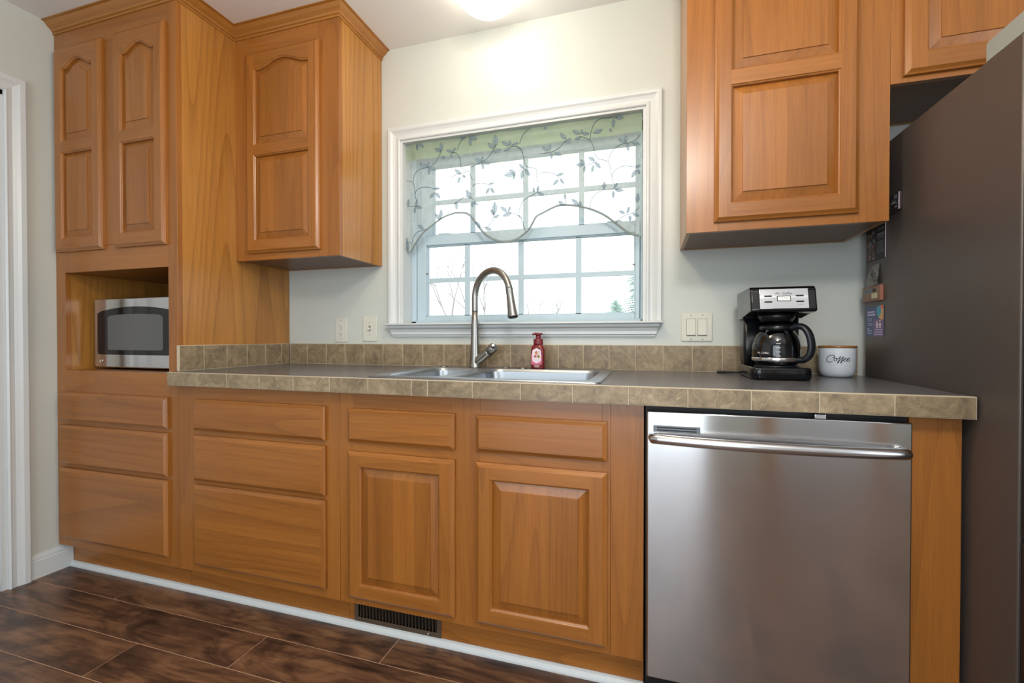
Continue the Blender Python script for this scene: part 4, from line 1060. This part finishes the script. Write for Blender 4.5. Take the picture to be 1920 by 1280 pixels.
# ---------------------------------------------------------------- valance curtain
VINES=[[(1.382,1.937),(1.403,1.946),(1.428,1.948),(1.453,1.942)],[(1.58,1.907),(1.571,1.876),(1.55,1.846),(1.52,1.825),(1.502,1.823),(1.465,1.817),(1.44,1.798),(1.431,1.766)],[(1.384,1.779),(1.409,1.772),(1.431,1.76),(1.439,1.732),(1.443,1.699),(1.452,1.67)],[(1.443,1.704),(1.452,1.723),(1.483,1.733),(1.514,1.731),(1.538,1.723)],[(1.378,1.648),(1.403,1.653),(1.44,1.648),(1.462,1.643)],[(1.427,1.477),(1.43,1.501),(1.452,1.522),(1.483,1.53),(1.513,1.537)],[(1.39,1.487),(1.409,1.483),(1.424,1.468)],[(1.691,1.947),(1.668,1.918),(1.659,1.887)],[(1.63,1.877),(1.65,1.877),(1.668,1.854),(1.675,1.816),(1.691,1.793),(1.714,1.784),(1.725,1.763),(1.734,1.743)],[(1.633,1.767),(1.662,1.777),(1.702,1.784)],[(1.734,1.714),(1.748,1.723),(1.776,1.725),(1.804,1.718),(1.821,1.701)],[(1.644,1.637),(1.667,1.657),(1.691,1.671),(1.714,1.67),(1.736,1.656),(1.748,1.639)],[(1.728,1.802),(1.754,1.813),(1.779,1.819),(1.804,1.833),(1.824,1.852),(1.837,1.868),(1.848,1.89)],[(1.776,1.526),(1.804,1.527),(1.826,1.546),(1.835,1.572),(1.832,1.585)],[(1.898,1.582),(1.925,1.578),(1.952,1.563),(1.968,1.546)],[(1.911,1.872),(1.941,1.871),(1.959,1.859),(1.971,1.839)],[(1.955,1.882),(1.97,1.916),(1.992,1.937),(2.02,1.943),(2.057,1.942)],[(1.947,1.867),(1.964,1.851),(1.973,1.822),(1.981,1.789),(1.998,1.771),(2.021,1.765),(2.035,1.756),(2.035,1.729),(2.04,1.696)],[(2.048,1.824),(2.076,1.827),(2.109,1.829),(2.136,1.841),(2.155,1.86),(2.168,1.869)],[(2.222,1.879),(2.248,1.866),(2.269,1.848),(2.279,1.823),(2.284,1.797),(2.3,1.774),(2.326,1.766),(2.341,1.754),(2.349,1.727),(2.354,1.696),(2.361,1.669)],[(2.264,1.859),(2.269,1.892),(2.284,1.927),(2.31,1.941),(2.336,1.943),(2.376,1.935)],[(2.341,1.759),(2.346,1.784),(2.366,1.813),(2.396,1.824),(2.421,1.825),(2.451,1.835),(2.468,1.853)],[(2.354,1.698),(2.366,1.72),(2.392,1.732),(2.416,1.731),(2.446,1.723)],[(2.043,1.728),(2.06,1.745),(2.093,1.739),(2.12,1.725),(2.136,1.707)],[(1.947,1.76),(1.97,1.769),(1.99,1.761)],[(2.24,1.749),(2.264,1.757),(2.295,1.764)],[(2.264,1.569),(2.269,1.6),(2.29,1.629),(2.326,1.644),(2.362,1.644),(2.382,1.639)],[(2.367,1.498),(2.382,1.515),(2.407,1.529),(2.432,1.535),(2.452,1.546),(2.464,1.562)],[(1.955,1.556),(1.955,1.594),(1.97,1.626),(2.004,1.645),(2.037,1.655),(2.04,1.674)],[(1.947,1.57),(1.964,1.555),(1.975,1.516),(1.987,1.488)],[(2.158,1.588),(2.161,1.615)]]
LEAVES=[(1.453,1.934,1.456,1.909),(1.465,1.938,1.49,1.921),(1.456,1.942,1.453,1.926),(1.577,1.889,1.547,1.909),(1.577,1.889,1.58,1.929),(1.577,1.865,1.6,1.859),(1.511,1.823,1.468,1.844),(1.514,1.823,1.55,1.808),(1.514,1.82,1.517,1.79),(1.511,1.826,1.514,1.85),(1.387,1.779,1.381,1.799),(1.387,1.77,1.394,1.742),(1.541,1.722,1.571,1.719),(1.544,1.703,1.519,1.681),(1.55,1.702,1.573,1.673),(1.403,1.655,1.403,1.686),(1.446,1.646,1.48,1.635),(1.443,1.644,1.44,1.616),(1.446,1.649,1.455,1.676),(1.573,1.573,1.546,1.605),(1.576,1.578,1.579,1.621),(1.489,1.536,1.461,1.557),(1.396,1.484,1.399,1.439),(1.633,1.882,1.606,1.893),(1.633,1.879,1.65,1.899),(1.63,1.874,1.627,1.856),(1.72,1.94,1.756,1.925),(1.72,1.935,1.725,1.9),(1.697,1.943,1.674,1.941),(1.837,1.873,1.81,1.9),(1.843,1.878,1.846,1.932),(1.837,1.858,1.87,1.864),(1.779,1.818,1.748,1.839),(1.787,1.819,1.821,1.805),(1.782,1.815,1.786,1.785),(1.779,1.823,1.785,1.846),(1.676,1.776,1.647,1.8),(1.682,1.77,1.699,1.76),(1.671,1.763,1.662,1.735),(1.812,1.715,1.837,1.719),(1.815,1.699,1.798,1.674),(1.821,1.698,1.84,1.673),(1.908,1.878,1.876,1.897),(1.914,1.879,1.911,1.9),(1.919,1.876,1.949,1.885),(1.914,1.869,1.887,1.854),(1.938,1.754,1.908,1.77),(1.935,1.749,1.887,1.746),(1.935,1.751,1.927,1.726),(1.725,1.66,1.702,1.702),(1.739,1.64,1.762,1.627),(1.734,1.646,1.734,1.619),(1.659,1.615,1.653,1.65),(1.84,1.574,1.821,1.602),(1.84,1.577,1.842,1.634),(1.837,1.564,1.865,1.572),(1.773,1.527,1.748,1.552),(1.793,1.523,1.826,1.51),(1.9,1.585,1.87,1.608),(1.906,1.584,1.914,1.607),(1.919,1.578,1.879,1.566),(2.068,1.938,2.073,1.929),(2.163,1.872,2.139,1.899),(2.16,1.859,2.185,1.872),(2.082,1.834,2.059,1.855),(2.087,1.836,2.095,1.859),(2.098,1.821,2.101,1.797),(2.114,1.819,2.144,1.805),(2.222,1.888,2.19,1.905),(2.23,1.887,2.229,1.905),(2.232,1.887,2.261,1.883),(2.227,1.874,2.2,1.867),(2.277,1.884,2.315,1.894),(2.368,1.938,2.401,1.931),(2.361,1.932,2.358,1.899),(2.346,1.895,2.351,1.882),(2.411,1.828,2.381,1.847),(2.411,1.83,2.411,1.856),(2.416,1.822,2.421,1.791),(2.436,1.822,2.466,1.813),(2.243,1.754,2.224,1.78),(2.238,1.755,2.203,1.759),(2.243,1.749,2.24,1.726),(2.285,1.765,2.258,1.787),(2.285,1.76,2.308,1.734),(2.279,1.748,2.272,1.72),(2.449,1.721,2.468,1.729),(2.451,1.711,2.434,1.68),(2.456,1.71,2.466,1.694),(2.125,1.722,2.153,1.727),(2.131,1.703,2.106,1.684),(2.139,1.705,2.155,1.682),(1.973,1.771,1.953,1.792),(1.981,1.762,2.004,1.735),(1.97,1.763,1.964,1.725),(2.323,1.647,2.323,1.678),(2.362,1.648,2.377,1.668),(2.367,1.64,2.402,1.632),(2.359,1.636,2.361,1.607),(2.023,1.659,2.021,1.679),(2.04,1.655,2.068,1.644),(2.04,1.66,2.043,1.685),(2.155,1.588,2.131,1.612),(2.161,1.615,2.158,1.641),(2.217,1.589,2.188,1.615),(2.225,1.585,2.222,1.604),(2.407,1.537,2.384,1.551),(2.417,1.536,2.424,1.563),(2.437,1.534,2.464,1.522),(2.427,1.527,2.429,1.504),(2.456,1.578,2.459,1.614)]
HEM=[(1.387,1.5),(1.403,1.431),(1.442,1.467),(1.502,1.531),(1.583,1.579),(1.656,1.597),(1.718,1.583),(1.799,1.487),(1.897,1.449),(1.988,1.489),(2.04,1.553),(2.113,1.587),(2.176,1.588),(2.238,1.575),(2.316,1.54),(2.367,1.502),(2.426,1.451),(2.463,1.441)]

def hem_z(x):
    P = HEMP
    if x <= P[0][0]: return P[0][1]
    for (a, za), (b, zb) in zip(P, P[1:]):
        if x <= b: return za + (zb - za) * (x - a) / (b - a)
    return P[-1][1]
HEMP = [(q.x, q.y) for q in smooth([(a, b, 0) for a, b in HEM], 8)]
HEMP[0] = (1.3925, HEMP[0][1])
CTOP, CY = 1.9435, .020
def cy_(x, z):
    k = (CTOP - z) / .5
    y = CY + .004 * math.sin(x * 46) * (.3 + k) + .003 * math.sin(x * 19 + 1)
    for xc, s_ in ((1.655, 1), (2.035, 1)): y -= .012 * math.exp(-((x - xc) / .016) ** 2) * min(1, k * 1.4)
    return y
val = thing('valance_curtain', (1.925, CY, 1.44), 'sheer white window valance with embroidered leafy vines and scalloped hem', 'curtain')
g = G(); NX, NZ = 200, 36; cols_ = []
for i in range(NX + 1):
    x = 1.3925 + (2.4745 - 1.3925) * i / NX; zb = hem_z(x); row = []
    for j in range(NZ + 1):
        z = zb + (1.866 - zb) * j / 28 if j <= 28 else 1.866 + (CTOP - 1.866) * (j - 28) / 8; row.append(g.bm.verts.new((x, cy_(x, z), z)))
    cols_.append(row)
for i in range(NX):
    for j in range(NZ):
        g.face([cols_[i][j], cols_[i + 1][j], cols_[i + 1][j + 1], cols_[i][j + 1]], 1 if j >= 28 else 0, True)
# embroidery, stitched on the cloth's room side
def leaf(x0, z0, x1, z1):
    a, b = Vector((x0, z0)), Vector((x1, z1)); d = b - a; L = d.length; n = Vector((-d.y, d.x)) / max(L, 1e-6); wv = max(min(L * .23, .014), .006)
    prof = [(0, 0), (.15, .55), (.4, 1), (.65, .85), (.85, .45), (1, 0)]
    up = [a + d * t + n * wv * q for t, q in prof]; dn = [a + d * t - n * wv * q for t, q in prof[1:-1]]
    pts = up + dn[::-1]
    g.face([(p.x, cy_(p.x, p.y) - .0026, p.y) for p in pts], 3)
    lp = [(p.x, cy_(p.x, p.y) - .0030, p.y) for p in pts]; g.tube(lp + [lp[0]], .0005, 5, mi=2)
    g.tube([(a.x, cy_(a.x, a.y) - .0032, a.y), (b.x, cy_(b.x, b.y) - .0032, b.y)], .0005, 5, mi=2)
for v_ in VINES:
    p = smooth([(a, 0, b) for a, b in v_], 6) if len(v_) > 2 else [Vector((a, 0, b)) for a, b in v_]
    p = [q for q in p if 1.394 < q.x < 2.473 and q.z < CTOP - .002]
    if len(p) > 1: g.tube([(q.x, cy_(q.x, q.z) - .0022, q.z) for q in p], .0011, 6, mi=2)
for L_ in LEAVES:
    x0, z0, x1, z1 = L_
    if min(x0, x1) > 1.394 and max(x0, x1) < 2.473: leaf(x0, min(z0, CTOP - .003), x1, min(z1, CTOP - .003))
g.build('voile_panel', ['sheer', 'sheer2', 'thread', 'leafth'], val)
g = G()
hp = [(a, b) for a, b in HEMP if 1.3925 <= a <= 2.4745]
g.tube([(a, cy_(a, b), b + .003) for a, b in hp], .0048, 8, ell=(1, .5)); g.build('hem', 'hem', val)
g = G(); g.tube([(1.3905, .040, 1.925), (2.4770, .040, 1.925)], .006, 12)
tag(g.build('curtain_rod', 'vinyl'), 'thin white tension rod across the top of the window', 'rod')

# ---------------------------------------------------------------- garden outside
M['grass'] = paint('winter_grass', (150, 158, 120), 1.0); M['bark'] = mat('haze_pale_bark', (164, 157, 153), .9); M['needle'] = mat('haze_pale_needles', (140, 166, 150), .9)  # bark and needle colours are paled to stand in for haze
g = G(); g.box(-60, 60, .35, 120, -1.3, -1.2); g.build('ground', 'grass', kind='structure')
def tree(x, y, z, hgt, seed, label, spread=.45, depth=5):
    rr_ = random.Random(seed); g = G()
    def br(p, d, L, r, k):
        pts = [p]; q = p.copy(); dd_ = d.copy()
        for i in range(3):
            dd_ = (dd_ + Vector((rr_.uniform(-.14, .14), rr_.uniform(-.14, .14), rr_.uniform(-.02, .10)))).normalized(); q = q + dd_ * L / 3; pts.append(q.copy())
        g.tube(pts, [r, r * .9, r * .8, r * .68], 5 if k < 3 else 7, caps=False)
        if k <= 0: return
        for _ in range(rr_.choice([2, 3])):
            nd = (dd_ + Vector((rr_.uniform(-1, 1), rr_.uniform(-1, 1), rr_.uniform(-.25, .6))) * spread * 1.3).normalized(); br(q, nd, L * rr_.uniform(.62, .8), r * .62, k - 1)
    br(Vector((x, y, z)), Vector((0, 0, 1)), hgt * .34, hgt * .014, depth)
    tag(g.build('bare_tree', 'bark', loc=(x, y, z)), label, 'tree')
def conifer(x, y, z, hgt, seed, label):
    rr_ = random.Random(seed); t = thing('evergreen_tree', (x, y, z), label, 'tree')
    g = G(); g.tube([(x, y, z), (x, y, z + hgt)], [hgt * .02, .01], 8); g.build('trunk', 'bark', t)
    g = G(); n = 42
    for i in range(n):
        f = i / n; zz = z + hgt * (.12 + .86 * f); L = hgt * .40 * (1 - f) ** .8 + .1
        for k in range(7):
            a = rr_.uniform(0, 2 * PI); l = L * rr_.uniform(.6, 1.1); tipv = Vector((x + math.cos(a) * l, y + math.sin(a) * l, zz - l * .18)); base = Vector((x, y, zz)); d = tipv - base; s_ = Vector((-d.y, d.x, 0)).normalized()
            for q in range(7):
                t_ = (q + 1) / 7.5; c = base + d * t_; w_ = l * .22 * (1.1 - t_)
                g.face([c - s_ * w_ + Vector((0, 0, -.05)), c + d * .16, c + s_ * w_ + Vector((0, 0, -.05)), c - d * .05 + Vector((0, 0, .05))])
    g.build('foliage', 'needle', t)
tree(-6.9, 19, -1.2, 7.2, 3, 'bare leafless tree seen through the lower left window pane')
tree(-5.6, 20, -1.2, 6.0, 11, 'bare leafless tree seen through the window behind the faucet arc')
tree(-5.0, 28, -1.2, 5.4, 21, 'low bare tree seen through the middle of the window, left one of two', .7)
tree(-3.5, 28.5, -1.2, 5.4, 25, 'low bare tree seen through the middle of the window, right one of two', .7)
conifer(.95, 21, -1.2, 4.2, 5, 'small haze-paled evergreen seen through the lower right window pane')
conifer(1.85, 27, -1.2, 6.8, 9, 'taller haze-paled evergreen seen at the right edge of the window')
